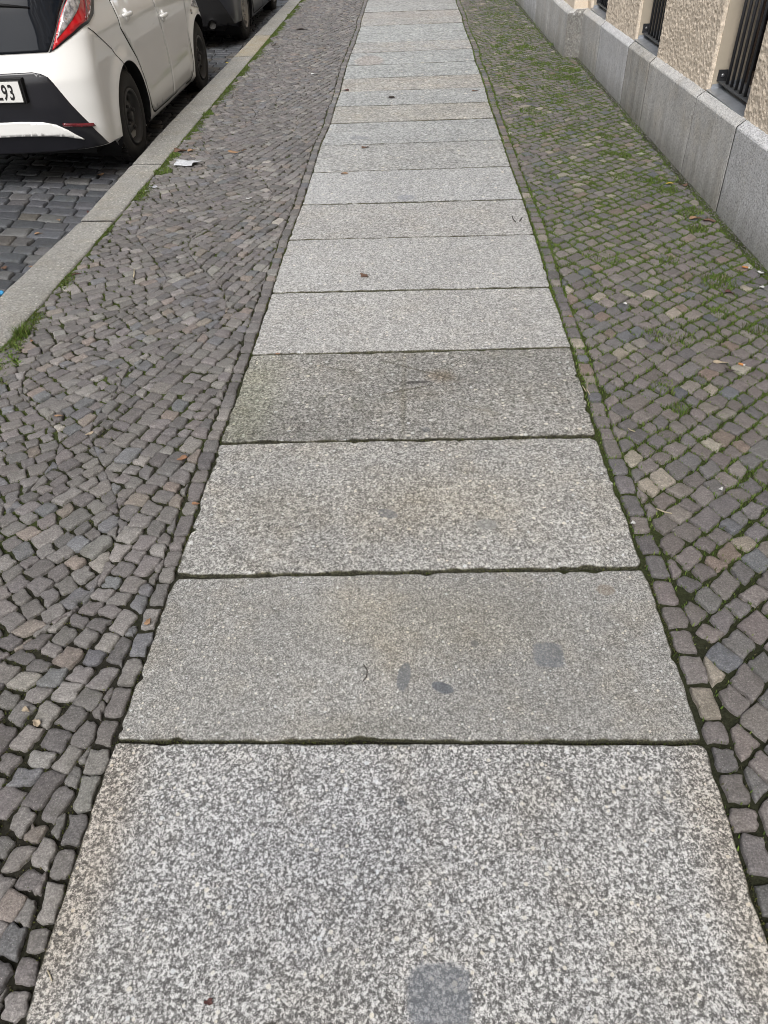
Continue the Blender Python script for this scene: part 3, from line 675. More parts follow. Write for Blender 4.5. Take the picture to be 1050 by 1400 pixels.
stone_bank(rs, ROADZ, .0055, rng, PAL_D, M['sett'], 'road_setts', road, shoulder=.009, drop=.006, hvar=.0025, tilt=.012, rough=.004, nfun=lambda c: 16 if c[1] < 7 else 10, bump_top=.001)
def road_far():
    t = NT('setts_far'); br = t.n('TexBrick'); mp = t.n('Mapping'); t.l(t.co, mp.inputs[0]); t.l(mp.outputs[0], br.inputs['Vector'])
    br.inputs['Scale'].default_value = 6.0; br.inputs['Mortar Size'].default_value = .03; br.inputs['Color1'].default_value = (.08, .082, .09, 1); br.inputs['Color2'].default_value = (.06, .062, .07, 1); br.inputs['Mortar'].default_value = (.025, .023, .02, 1)
    c = t.mix(1.0, br.outputs['Color'], t.ramp(t.noise(30, 5, .7), [(.3, .7), (.7, 1.2)]), 'MULTIPLY'); t.bump(t.noise(40, 4, .6), .5, .01)
    return t.out(c, .6)
mesh('road_surface', [(-12, -60, ROADZ - .022), (-1.9, -60, ROADZ - .022), (-1.78, 13, ROADZ - .022), (-1.4, 60, ROADZ - .022), (-12, 60, ROADZ - .022)], [(0, 1, 2, 3, 4)], M['soil'] and road_far(), road, False)
gmat = plain('distant_ground', (.07, .068, .06), .9)
tag(mesh('ground', [(-400, -400, -.17), (400, -400, -.17), (400, 400, -.17), (-400, 400, -.17)], [(0, 1, 2, 3)], gmat, None, False), kind='structure')
#@@REST
# ------------------------------------------------------------------ the house on the right
ANG = .012
house = tag(empty('apartment_building', (1.645, 4.0, 0), ANG), 'beige roughcast building with a granite plinth and barred basement windows on the right', 'building')
def ztop(y): return .447 - .0135 * (y - 4)            # the plinth follows the falling street
def plinth_stone(y0, y1, mat, x0=0.0, name='plinth_stone'):
    ys = list(np.arange(y0 + .008, y1 - .008, .03)) + [y1 - .008]; V = []
    for k, y in enumerate(ys):
        zt = ztop(y); e = .0025 if k in (0, len(ys) - 1) else 0; n1, n2 = [(float(vnoise(y, s, .07, 5)) - .5) * .004 for s in (1, 9)]
        prof = [(x0 + .002 + e, -.06), (x0 + n1 + e, .1), (x0 + .001 + n2 + e, .22), (x0 + e, zt - .034), (x0 + .004 + e, zt - .026), (x0 + .040, zt + .004), (x0 + .052, zt + .006 - e), (x0 + .16, zt + .006 - e)]
        V += [(px, y - 4, pz) for px, pz in prof]
    m = 8; F = [(k * m + j, (k + 1) * m + j, (k + 1) * m + j + 1, k * m + j + 1) for k in range(len(ys) - 1) for j in range(m - 1)]
    b = len(V); V += [(x0 + .16, ys[0] - 4, -.06), (x0 + .16, ys[-1] - 4, -.06)]
    F += [tuple(range(m))[::-1] + (b,)][:1] and [tuple(range(m)) + (b,)]; F += [tuple((len(ys) - 1) * m + j for j in range(m))[::-1] + (b + 1,)]
    return mesh(name, V, F, mat, house, False)
pj = [-6, -4.2, -2.6, -1.3, .1, 1.0, 2.15, 3.2, 4.283, 4.96, 6.033, 6.668, 7.70, 8.62]
pm = ['plinth', 'plinth_grey', 'plinth', 'plinth', 'plinth_grey', 'plinth', 'plinth', 'plinth_grey', 'plinth', 'plinth', 'plinth_dark', 'plinth_grey', 'plinth']
for a, b, m_ in zip(pj, pj[1:], pm): plinth_stone(a, b, M[m_])
plinth_stone(-6, 8.60, M['putty'], .0045, 'joint_mortar')
# the pilaster that steps forward, its near end rough hewn and chamfered
def pilaster_stone(y0, y1, mat, near=False):
    b = MB(); zt = ztop((y0 + y1) / 2); x0 = -.135; c = .035 if near else 0
    base = [(x0, y0 + c - 4), (x0 + c, y0 - 4), (.06, y0 - 4), (.06, y1 - 4), (x0, y1 - 4)] if near else [(x0, y0 - 4), (.06, y0 - 4), (.06, y1 - 4), (x0, y1 - 4)]
    V = []; n = len(base); cx = [(max(p[0], x0 + .0)) for p in base]
    for z_, ins in ((-.06, 0), (zt - .036, 0), (zt - .022, .008), (zt + .004, .042), (zt + .006, .06)):
        for (px, py) in base:
            qx = px + ins if px < .0 else px
            qy = py + (ins * .6 if (near and py < y0 + .1 - 4) else 0)
            V.append((qx, qy, z_))
    F = [(k * n + j, k * n + (j + 1) % n, (k + 1) * n + (j + 1) % n, (k + 1) * n + j) for k in range(4) for j in range(n)] + [tuple(4 * n + j for j in range(n)), tuple(range(n))[::-1]]
    b.add(V, F); return b.build('plinth_stone', mat, house)
pilaster_stone(8.50, 8.62, M['plinth_rough'], True) if False else None
o = pilaster_stone(8.50, 9.690, M['plinth'], True)
o.data.materials.append(M['plinth_rough'])
for p in o.data.polygons:
    if p.normal.y < -.45 and p.center.z < ztop(8.5) : p.material_index = 1
for a, b, m_ in zip((9.70, 10.62, 11.7, 12.8, 14.0, 15.2), (10.61, 11.69, 12.79, 13.99, 15.19, 17), ('plinth', 'plinth_grey', 'plinth', 'plinth_dark', 'plinth', 'plinth')): pilaster_stone(a, b, M[m_])

def rough_wall(name, y0, y1, z0f, z1, x0, step, mat, ends=(True, True), amp=.0072, endw=.19):
    """roughcast sheet with real lumps; its free edges turn into the reveal"""
    ys = np.arange(y0, y1 + step / 2, step); zs = np.linspace(0, 1, int((z1 - .35) / step) + 1); Y, T = np.meshgrid(ys, zs)
    Z0 = z0f(Y); Z = Z0 + (z1 - Z0) * T
    n = fbm(Y, Z, .0115, 401, 2) * .7 + fbm(Y + .5, Z, .019, 403, 1) * .35
    d = np.clip(n - .36, 0, 1) * amp * 2.1
    e = np.minimum(Y - y0 if ends[0] else 9, y1 - Y if ends[1] else 9); d = d * np.clip(e / .012, 0.15, 1)
    Yj = Y.copy()
    if ends[0]: Yj[:, 0] -= (fbm(Z[:, 0], Z[:, 0] * 0, .02, 5, 2) - .5) * .008
    if ends[1]: Yj[:, -1] += (fbm(Z[:, 0], Z[:, 0] * 0, .02, 6, 2) - .5) * .008
    V = np.stack([x0 - d, Yj - 4, Z], -1).reshape(-1, 3); nz, ny = Y.shape; idx = np.arange(nz * ny).reshape(nz, ny)
    F = np.stack([idx[:-1, :-1], idx[1:, :-1], idx[1:, 1:], idx[:-1, 1:]], -1).reshape(-1, 4).tolist()
    V = V.tolist()
    for flag, cid in ((ends[0], 0), (ends[1], -1)):
        if flag:
            b0 = len(V); col = idx[:, cid]
            V += [[V[i][0] + .022, V[i][1], V[i][2]] for i in col]
            F += [(int(col[k]), b0 + k, b0 + k + 1, int(col[k + 1])) for k in range(len(col) - 1)]
    return mesh(name, V, F, mat, house, True)
ZH = 1.30
zp = lambda y: ztop(y) - .002
WX = .046
wins = [(4.335, 4.950), (6.045, 6.690), (7.745, 8.400)]
segs = [(3.0, 4.335, .008), (4.950, 6.045, .005), (6.690, 7.745, .006), (8.400, 8.56, .008)]
rough_wall('plaster_wall', 2.6, 4.335, zp, ZH, WX, .005, M['plaster'], (False, True))
for a, b, s_ in segs[1:]: rough_wall('plaster_wall', a, b, zp, ZH, WX, s_, M['plaster'])
rough_wall('plaster_wall', 8.545, 13.0, zp, ZH, -.082, .014, M['plaster'], (True, False))
b = MB(); b.box((-.080, 4.549, .3), (.30, 4.60, ZH)); b.build('plaster_wall', M['plaster'], house)
b = MB(); b.box((WX, -70, -.05), (.5, -1.4, 15.5)); b.box((WX + .003, -1.4, ZH - .004), (.5, 4.55, 15.5)); b.box((-.078, 4.545, ZH - .004), (.5, 60, 15.5)); b.box((-.070, 9, .2), (.5, 60, ZH)); b.build('upper_wall', M['plaster'], house)
b = MB(); b.box((-.35, -70, 15.3), (.55, 60, 15.7), .03); b.box((-.15, -70, 4.1), (.05, 60, 4.3), .02); b.build('cornice', M['jamb'], house)
b = MB(); b.box((.5, -70, 15.5), (9, 60, 19)); b.build('roof', plain('roof_tiles', (.12, .06, .045), .8), house)
# tall windows of the storeys above and behind (seen in reflections)
for k in range(-9, 9):
    for s_ in range(4):
        y = k * 2.6 + 1.2
        w = MB().box((WX - .015 if y < 4.5 else -.10, y, 2.0 + 3.3 * s_), (WX + .02, y + 1.15, 3.85 + 3.3 * s_)).build('window', M['glass'], house)
for wi, (a, b_) in enumerate(wins):
    zt = ztop((a + b_) / 2); ya, yb = a - 4, b_ - 4; D = .235
    jb = MB()
    for y0, y1 in ((ya - .35, ya + .004), (yb - .004, yb + .35)):
        jb.box((WX + .020, y0, zt + .004), (D + .12, y1, ZH + .25))
    jb.box((WX + .0202, ya + .004, ZH - .06), (D + .12, yb - .004, ZH + .2)); jb.build('reveal', M['jamb'], house)
    win = MB()
    win.box((D, ya + .004, zt + .05), (D + .05, ya + .06, ZH - .06)); win.box((D, yb - .06, zt + .05), (D + .05, yb - .004, ZH - .06))
    win.box((D + .002, ya + .06, zt + .05), (D + .048, yb - .06, zt + .11)); win.box((D + .004, (ya + yb) / 2 - .03, zt + .11), (D + .046, (ya + yb) / 2 + .03, ZH - .06))
    wo = win.build('window', M['frame'], house)
    MB().box((D + .022, ya + .06, zt + .10), (D + .028, yb - .06, ZH - .06)).build('pane', M['glass'], wo)
    # sheet metal sill with upturned sides
    zs = zt + .010
    V = [(WX - .006, ya + .006, zs), (WX - .006, yb - .006, zs), (D + .002, yb - .006, zs + .030), (D + .002, ya + .006, zs + .030),
         (WX - .006, ya + .006, zs - .004), (WX - .006, yb - .006, zs - .004), (D + .002, yb - .006, zs + .024), (D + .002, ya + .006, zs + .024)]
    sb = MB().add(V, [(0, 1, 2, 3), (4, 7, 6, 5), (0, 4, 5, 1), (1, 5, 6, 2), (2, 6, 7, 3), (3, 7, 4, 0)])
    for y_, t_ in ((ya + .0065, .002), (yb - .0085, .002)):
        sb.add([(WX + .018, y_, zs + .003), (D, y_, zs + .030), (D, y_, zs + .052), (WX + .022, y_, zs + .024),
                (WX + .018, y_ + t_, zs + .003), (D, y_ + t_, zs + .030), (D, y_ + t_, zs + .052), (WX + .022, y_ + t_, zs + .024)], [(0, 1, 2, 3), (7, 6, 5, 4), (3, 2, 6, 7), (0, 3, 7, 4)])
    sb.build('window_sill', M['zinc'], house)
    # grille: flat bottom rail on brackets screwed into the reveal, round bars
    gr = empty('grille', (0, 0, 0), 0, house); XG = .118; zr = zt + .046
    MB().box((XG - .019, ya + .010, zr - .004), (XG + .019, yb - .010, zr + .006), .002).build('rail', M['iron_grey'], gr)
    MB().box((XG - .019, ya + .010, ZH - .16), (XG + .019, yb - .010, ZH - .15), .002).build('rail', M['iron_grey'], gr)
    nb = int((yb - ya - .1) / .073)
    for k in range(nb + 1):
        y_ = yb - .095 - k * .073
        if y_ < ya + .03: break
        MB().tube([(XG, y_, zr), (XG, y_, ZH - .155)], .0085, 12).build('bar', M['iron'], gr, True)
    for y_, s_ in ((yb - .004, -1), (ya + .004, 1)):
        p = MB().box((XG - .030, min(y_, y_ + s_ * .008), zr + .004), (XG + .022, max(y_, y_ + s_ * .008), zr + .062), .001).build('bracket', M['iron'], gr)
        MB().lathe([(0, .010), (.004, .009), (.005, .0)], 12).build('bolt', M['bolt'], p, True)
        bo = bpy.context.scene.objects  # the screw head sits on the plate
        q = p.children[0] if len(p.children) else None
    for ch in gr.children:
        if ch.name.startswith('bracket'):
            for q in ch.children:
                ys_ = [v.co.y for v in ch.data.vertices]; yc = min(ys_) if max(ys_) > (ya + yb) / 2 else max(ys_)
                q.rotation_euler = (0, 0, -math.pi / 2 if yc > (ya + yb) / 2 else math.pi / 2); q.location = (XG - .004, yc, zr + .034)

# ------------------------------------------------------------------ the houses over the street (they stand in the car's reflections)
def far_house(x, y0, y1, h, col, label, flip=1):
    t = tag(empty('townhouse', (x, (y0 + y1) / 2, 0)), label, 'building', 'houses across the street')
    L = (y1 - y0) / 2; a, b_ = (x - 10, x) if flip > 0 else (x, x + 10)
    MB().box((a - x, -L, -.2), (b_ - x, L, h)).build('wall', plain('render_' + label.split()[0], col, .9), t)
    MB().box((a - x - .2, -L, h), (b_ - x + .3, L, h + .5), .05).build('cornice', M['jamb'], t)
    xf = 0 if flip > 0 else 0
    for k in range(int(2 * L / 3)):
        for s_ in range(int(h / 3.6)):
            y_ = -L + 1 + k * 3
            MB().box((-.02, y_, 1.2 + s_ * 3.5), (.03, y_ + 1.3, 3.2 + s_ * 3.5)).build('window', M['glass'], t)
far_house(-15.5, -60, -30, 17, (.30, .27, .22), 'sandy plastered townhouse across the street, far behind the camera')
far_house(-15.5, -29.9, -6, 15, (.24, .23, .22), 'grey plastered townhouse across the street behind the camera')
far_house(-15.5, -5.9, 22, 16, (.36, .31, .25), 'cream plastered townhouse across the street from the white car')

# ------------------------------------------------------------------ cars
def car_paint(name, col, flake=.0, rough=.28, coat=.9):
    t = NT(name); n = t.noise(3, 3, .5)
    c = t.mix(1.0, col, t.ramp(n, [(.3, .96), (.7, 1.0)]), 'MULTIPLY')
    return t.out(c, rough, Coat_Weight=coat, Coat_Roughness=.04, Specular_IOR_Level=.5)
M['white_paint'] = car_paint('pearl_white_paint', (.83, .83, .81))
M['dark_paint'] = car_paint('anthracite_paint', (.012, .013, .018), rough=.3, coat=.25)
M['black_gloss'] = car_paint('piano_black_plastic', (.010, .010, .014), rough=.3, coat=.15)
M['black_plastic'] = plain('black_plastic', (.010, .010, .011), .6, spec=.25)
M['gap'] = plain('panel_gap', (.025, .024, .022), .8)
M['tyre'] = plain('tyre_rubber', (.022, .021, .020), .8, vary=.4, scale=90)
M['steel_black'] = plain('black_steel_rim', (.022, .021, .021), .45, vary=.3)
M['alloy'] = plain('alloy_rim', (.35, .34, .32), .35, metal=.8)
M['chrome'] = plain('chrome', (.6, .6, .6), .15, metal=1)
M['tailglass'] = plain('rear_glass', (.008, .010, .014), .04, spec=.3, vary=.02)
M['red_lamp'] = plain('red_lamp_lens', (.55, .010, .016), .08, coat=.6, vary=.25, scale=18)
M['dark_red'] = plain('dark_red_lens', (.13, .008, .014), .12, coat=1)
def clear_lens():
    t = NT('clear_lamp_lens'); v = t.vor(26, 'F1', 'Distance'); n = t.noise(22, 3, .6)
    c = t.mix(t.ramp(n, [(.42, 0.), (.58, 1.)]), (.22, .21, .22), (.62, .60, .60)); c = t.mix(t.ramp(v, [(.1, .8), (.2, 0.)]), c, (.30, .15, .09))
    return t.out(c, .12, Coat_Weight=1.0, Metallic=.35)
M['clear_lamp'] = clear_lens()
M['plate_white'] = plain('plate_white', (.72, .72, .70), .35, vary=.04)
M['ink'] = plain('plate_black', (.012, .012, .012), .5)

class Car:
    def __init__(s, yr, yf, ww, ax_r, ax_f, rw, arch, zb=.15, archshift=.03):
        s.yr, s.yf, s.ww = map(interp_pts, (yr, yf, ww)); s.ax = (ax_r, ax_f); s.rw = rw; s.ra = arch; s.zb = zb; s.ash = archshift
    def cap(s, q):
        q = np.clip(q, 0, 1); return .12 * q ** 2 + .14 * (1 - np.sqrt(1 - q ** 8))
    def flare(s, y, z):
        f = 0
        for a in s.ax:
            d = math.hypot(y - a - s.ash, z - .27); f = max(f, .020 * min(1, max(0, 1 - (d - s.ra - .015) / .085)) ** 1.3 if d > s.ra - .03 else .02)
        if z < .185: f = max(f, .010)
        return f
    def S(s, u, z):
        """point of the right hand skin: u in 0..1 across the tail, above 1 metres forward along the side"""
        sg = -1 if u < 0 else 1; a = abs(u); w = float(s.ww(z)); yr = float(s.yr(z))
        if a <= 1: return Vector((sg * a * w, yr + float(s.cap(a)), z))
        y = yr + .26 + a - 1; L = float(s.yf(z)) - yr
        t = (y - yr) / L; bow = .012 * math.sin(math.pi * min(max(t, 0), 1))
        x = w + bow + s.flare(y, z) * min(1, (a - 1) / .08)
        ef = float(s.yf(z)) - y
        if ef < .45: x -= .30 * (1 - max(ef, 0) / .45) ** 2.2
        return Vector((sg * x, y, z))
    def u_of(s, y, z): return 1 + y - float(s.yr(z)) - .26
    def patch(s, name, poly, mat, parent, off=.003, g=.03, thick=.012, side='u', mirror=False, smooth=True):
        """panel lying on the skin. poly in (u,z), or in (y,z) when side='y'"""
        P = []
        for i, p in enumerate(poly):
            q = poly[(i + 1) % len(poly)]; n = max(1, int(math.hypot((q[0] - p[0]) * .8, q[1] - p[1]) / g))
            P += [(p[0] + (q[0] - p[0]) * k / n, p[1] + (q[1] - p[1]) * k / n) for k in range(n)]
        nb = len(P); xs = [p[0] for p in P]; zs = [p[1] for p in P]
        def inside(x, z):
            c = False
            for i in range(nb):
                a, b = P[i], P[(i + 1) % nb]
                if (a[1] > z) != (b[1] > z) and x < (b[0] - a[0]) * (z - a[1]) / (b[1] - a[1]) + a[0]: c = not c
            return c
        gx = g
        I = [(x, z) for x in np.arange(min(xs) + gx * .5, max(xs), gx) for z in np.arange(min(zs) + g * .5, max(zs), g) if inside(x, z) and min((x - a[0]) ** 2 + (z - a[1]) ** 2 for a in P) > (g * .45) ** 2]
        vs, es, fs, *_ = delaunay_2d_cdt([Vector(p) for p in P + I], [(i, (i + 1) % nb) for i in range(nb)], [tuple(range(nb))], 1, 1e-5)
        def pt(u, z, o):
            if side == 'y': u = s.u_of(u, z)
            p = s.S(u, z); e = .004; du = s.S(u + e, z) - s.S(u - e, z); dz = s.S(u, z + e) - s.S(u, z - e)
            n = du.cross(dz); n.normalize()
            if n.dot(Vector((p.x, p.y - 1.8, 0))) < 0: n = -n
            return p + n * o
        V = [pt(v[0], v[1], off) for v in vs]; F = [tuple(f) for f in fs]
        # boundary skirt down into the body
        cnt = {}
        for f in F:
            for k in range(len(f)):
                e = (f[k], f[(k + 1) % len(f)]); cnt[tuple(sorted(e))] = cnt.get(tuple(sorted(e)), []) + [e]
        low = {}
        for k, e in cnt.items():
            if len(e) == 1:
                a, b = e[0]
                for i in (a, b):
                    if i not in low: low[i] = len(V); V.append(pt(vs[i][0], vs[i][1], off - thick))
                F.append((b, a, low[a], low[b]))
        V = [tuple(v) for v in V]
        if mirror:
            n = len(V); F += [tuple(i + n for i in f[::-1]) for f in F]; V += [(-v[0], v[1], v[2]) for v in V]
        bm = bmesh.new(); bv = [bm.verts.new(v) for v in V]
        for f in F:
            try: bm.faces.new([bv[i] for i in f])
            except ValueError: pass
        bmesh.ops.recalc_face_normals(bm, faces=bm.faces[:]); me = bpy.data.meshes.new(name); bm.to_mesh(me); bm.free()
        me.materials.append(mat); me.polygons.foreach_set('use_smooth', [smooth] * len(me.polygons))
        for e in me.edges: pass
        o = bpy.data.objects.new(name, me); return link(o, parent)
    def line(s, name, pts, parent, w=.005, side='y', mat=None, off=.0015):
        V = []; F = []; Q = []
        for i in range(len(pts) - 1):
            n = max(2, int(math.hypot(pts[i + 1][0] - pts[i][0], pts[i + 1][1] - pts[i][1]) / .02))
            Q += [(pts[i][0] + (pts[i + 1][0] - pts[i][0]) * k / n, pts[i][1] + (pts[i + 1][1] - pts[i][1]) * k / n) for k in range(n)]
        Q.append(pts[-1])
        for k, (a, z) in enumerate(Q):
            p0 = Q[max(0, k - 1)]; p1 = Q[min(len(Q) - 1, k + 1)]; d = np.array([p1[0] - p0[0], p1[1] - p0[1]]); d = d / np.linalg.norm(d); n_ = np.array([-d[1], d[0]]) * w / 2
            for sgn in (-1, 1):
                y_, z_ = a + n_[0] * sgn, z + n_[1] * sgn; p = s.S(s.u_of(y_, z_) if side == 'y' else y_, z_)
                V.append((p.x + off, p.y, p.z))
        F = [(2 * k, 2 * k + 1, 2 * k + 3, 2 * k + 2) for k in range(len(Q) - 1)]
        V2 = V + [(v[0] - .006, v[1], v[2]) for v in V]; n = len(V)
        F += [(n + a, n + d_, n + c, n + b) for a, b, c, d_ in F] + [(2 * k, 2 * k + 2, n + 2 * k + 2, n + 2 * k) for k in range(len(Q) - 1)] + [(2 * k + 1, n + 2 * k + 1, n + 2 * k + 3, 2 * k + 3) for k in range(len(Q) - 1)]
        return mesh(name, V2, F, mat or M['gap'], parent, False)
    def body(s, paint, parent):
        zs = np.concatenate([np.linspace(s.zb, 1.34, 62), [1.38, 1.41, 1.435, 1.452, 1.46]]); V = []
        us = list(np.linspace(-.9, .9, 31)); us = [-1, -.999, -.993, -.98, -.96, -.93] + us + [.93, .96, .98, .993, .999]
        N = None
        for z in zs:
            ring = [s.S(u, z) for u in us]; yr = float(s.yr(z)); yf = float(s.yf(z)); L = yf - yr - .26
            m = 130
            sid = [s.S(1 + L * k / m, z) for k in range(0, m + 1)]
            front = []; xe = sid[-1].x
            for k in range(1, 12):
                t = k / 12; x = xe * (1 - 2 * t); front.append(Vector((x, yf + .10 * (1 - (x / xe) ** 2) - .0, z)))
            other = [Vector((-p.x, p.y, p.z)) for p in sid[::-1][:-1]]
            ring = ring + sid + front + other
            N = len(ring); V += [tuple(p) for p in ring]
        F = [(k * N + j, k * N + (j + 1) % N, (k + 1) * N + (j + 1) % N, (k + 1) * N + j) for k in range(len(zs) - 1) for j in range(N)]
        F += [tuple(range(N))[::-1], tuple((len(zs) - 1) * N + j for j in range(N))]
        # raise the skirt behind the rear wheels, then open the wheel arches along true circles
        V = [[x, y, (max(z, .238) if y < s.ax[0] - .25 else z)] for x, y, z in V]
        cin = [None] * len(V)
        for i, v in enumerate(V):
            if abs(v[0]) > .45:
                for a in s.ax:
                    if math.hypot(v[1] - a - s.ash, v[2] - .27) < s.ra: cin[i] = a + s.ash
        keep = [f for f in F if not (len(f) == 4 and all(cin[i] is not None for i in f))]
        for i, v in enumerate(V):
            if cin[i] is not None:
                dy, dz = v[1] - cin[i], v[2] - .27; d = math.hypot(dy, dz) or 1e-6
                v[1] = cin[i] + dy / d * s.ra; v[2] = max(.27 + dz / d * s.ra, min(v[2], .27) if dz < 0 else 0)
                q = s.S(s.u_of(v[1], v[2]), v[2]); v[0] = math.copysign(q.x, v[0])
        o = mesh('body', V, keep, paint, parent, True)
        bm = bmesh.new(); bm.from_mesh(o.data); bmesh.ops.remove_doubles(bm, verts=bm.verts[:], dist=1e-5); bmesh.ops.dissolve_degenerate(bm, dist=1e-5, edges=bm.edges[:])
        bmesh.ops.recalc_face_normals(bm, faces=bm.faces[:]); bm.to_mesh(o.data); bm.free()
        o.data.set_sharp_from_angle(angle=RAD(32))
        for a in s.ax:      # dark liners
            for sg in (-1, 1):
                n = 40; th = [RAD(-28) + RAD(236) * k / n for k in range(n + 1)]; L = MB(); cy = a + s.ash
                def rim_x(t): 
                    y_, z_ = cy + s.ra * math.cos(t), .27 + s.ra * math.sin(t); return s.S(s.u_of(y_, max(z_, s.zb)), max(z_, s.zb)).x
                Vv = []
                for t in th:
                    y_, z_ = cy + (s.ra + .001) * math.cos(t), .27 + (s.ra + .001) * math.sin(t); xr = rim_x(t)
                    Vv += [(sg * (xr - .001), y_, z_), (sg * (xr - .014), y_ , z_), (sg * .45, y_, z_)]
                Ff = [(3 * k + j, 3 * k + j + 1, 3 * k + j + 4, 3 * k + j + 3) for k in range(n) for j in (0, 1)]
                L.add(Vv, Ff); L.add([(sg * .45, cy, .15)] + [Vv[3 * k + 2] for k in range(n + 1)], [(0, k + 1, k + 2) for k in range(n)])
                L.build('wheel_arch_liner', M['black_plastic'], parent, True)
        return o
    def wheel(s, ax, sg, parent, rim_mat, w=.165, open_rim=False):
        wh = empty('wheel', (sg * (.765 - .0), s.ax[ax], s.rw), 0, parent)
        if sg < 0: wh.rotation_euler = (0, 0, math.pi)
        R = s.rw; r = R * .62
        MB().lathe([(-w, r), (-w, R - .03), (-w + .02, R - .006), (-w + .045, R), (-.045, R), (-.018, R - .008), (-.004, R - .03), (.004, R - .06), (-.004, r + .012), (-.012, r)], 56).build('tyre', M['tyre'], wh, True)
        tr = MB()
        for k in range(70):
            a = 2 * math.pi * k / 70
            for h0, h1 in ((-w + .03, -w + .075), (-w + .09, -.075), (-.06, -.02)):
                c_, s2 = math.cos(a), math.sin(a); c3, s3 = math.cos(a + .055), math.sin(a + .055)
                tr.add([(h0, (R + d) * cc2, (R + d) * ss2) for d in (-.01, .003) for (cc2, ss2) in ((c_, s2), (c3, s3))] + [(h1, (R + d) * cc2, (R + d) * ss2) for d in (-.01, .003) for (cc2, ss2) in ((c_, s2), (c3, s3))],
                       [(2, 3, 7, 6), (0, 2, 6, 4), (1, 5, 7, 3), (0, 1, 3, 2), (4, 6, 7, 5)])
        tr.build('tread', M['tyre'], wh)
        MB().lathe([(-w + .02, r), (-.012, r), (.0, r - .004), (.002, r - .012), (-.012, r - .022), (-.045, r - .03), (-.050, r * .62), (-.030, r * .50), (-.028, r * .34), (-.045, r * .28), (-.045, 0)], 48).build('rim', rim_mat, wh, True)
        hb = MB()
        for k in range(4 if rim_mat is M['steel_black'] else 5):
            a = 2 * math.pi * k / (4 if rim_mat is M['steel_black'] else 5) + .4
            hb.lathe([(-.03, .011), (-.012, .011), (-.010, .0)], 10, c=(0, r * .42 * math.cos(a), r * .42 * math.sin(a)))
        hb.lathe([(-.05, .032), (-.014, .032), (-.008, .025), (-.007, 0)], 20); hb.build('hub', rim_mat, wh, True)
        vn = MB()
        for k in range(8):
            a = 2 * math.pi * k / 8; c0 = (0, r * .79 * math.cos(a), r * .79 * math.sin(a))
            vn.lathe([(-.0445, .020), (-.0435, 0)], 14, c=c0)
        vn.build('rim_hole', M['gap'], wh, True)
        return wh

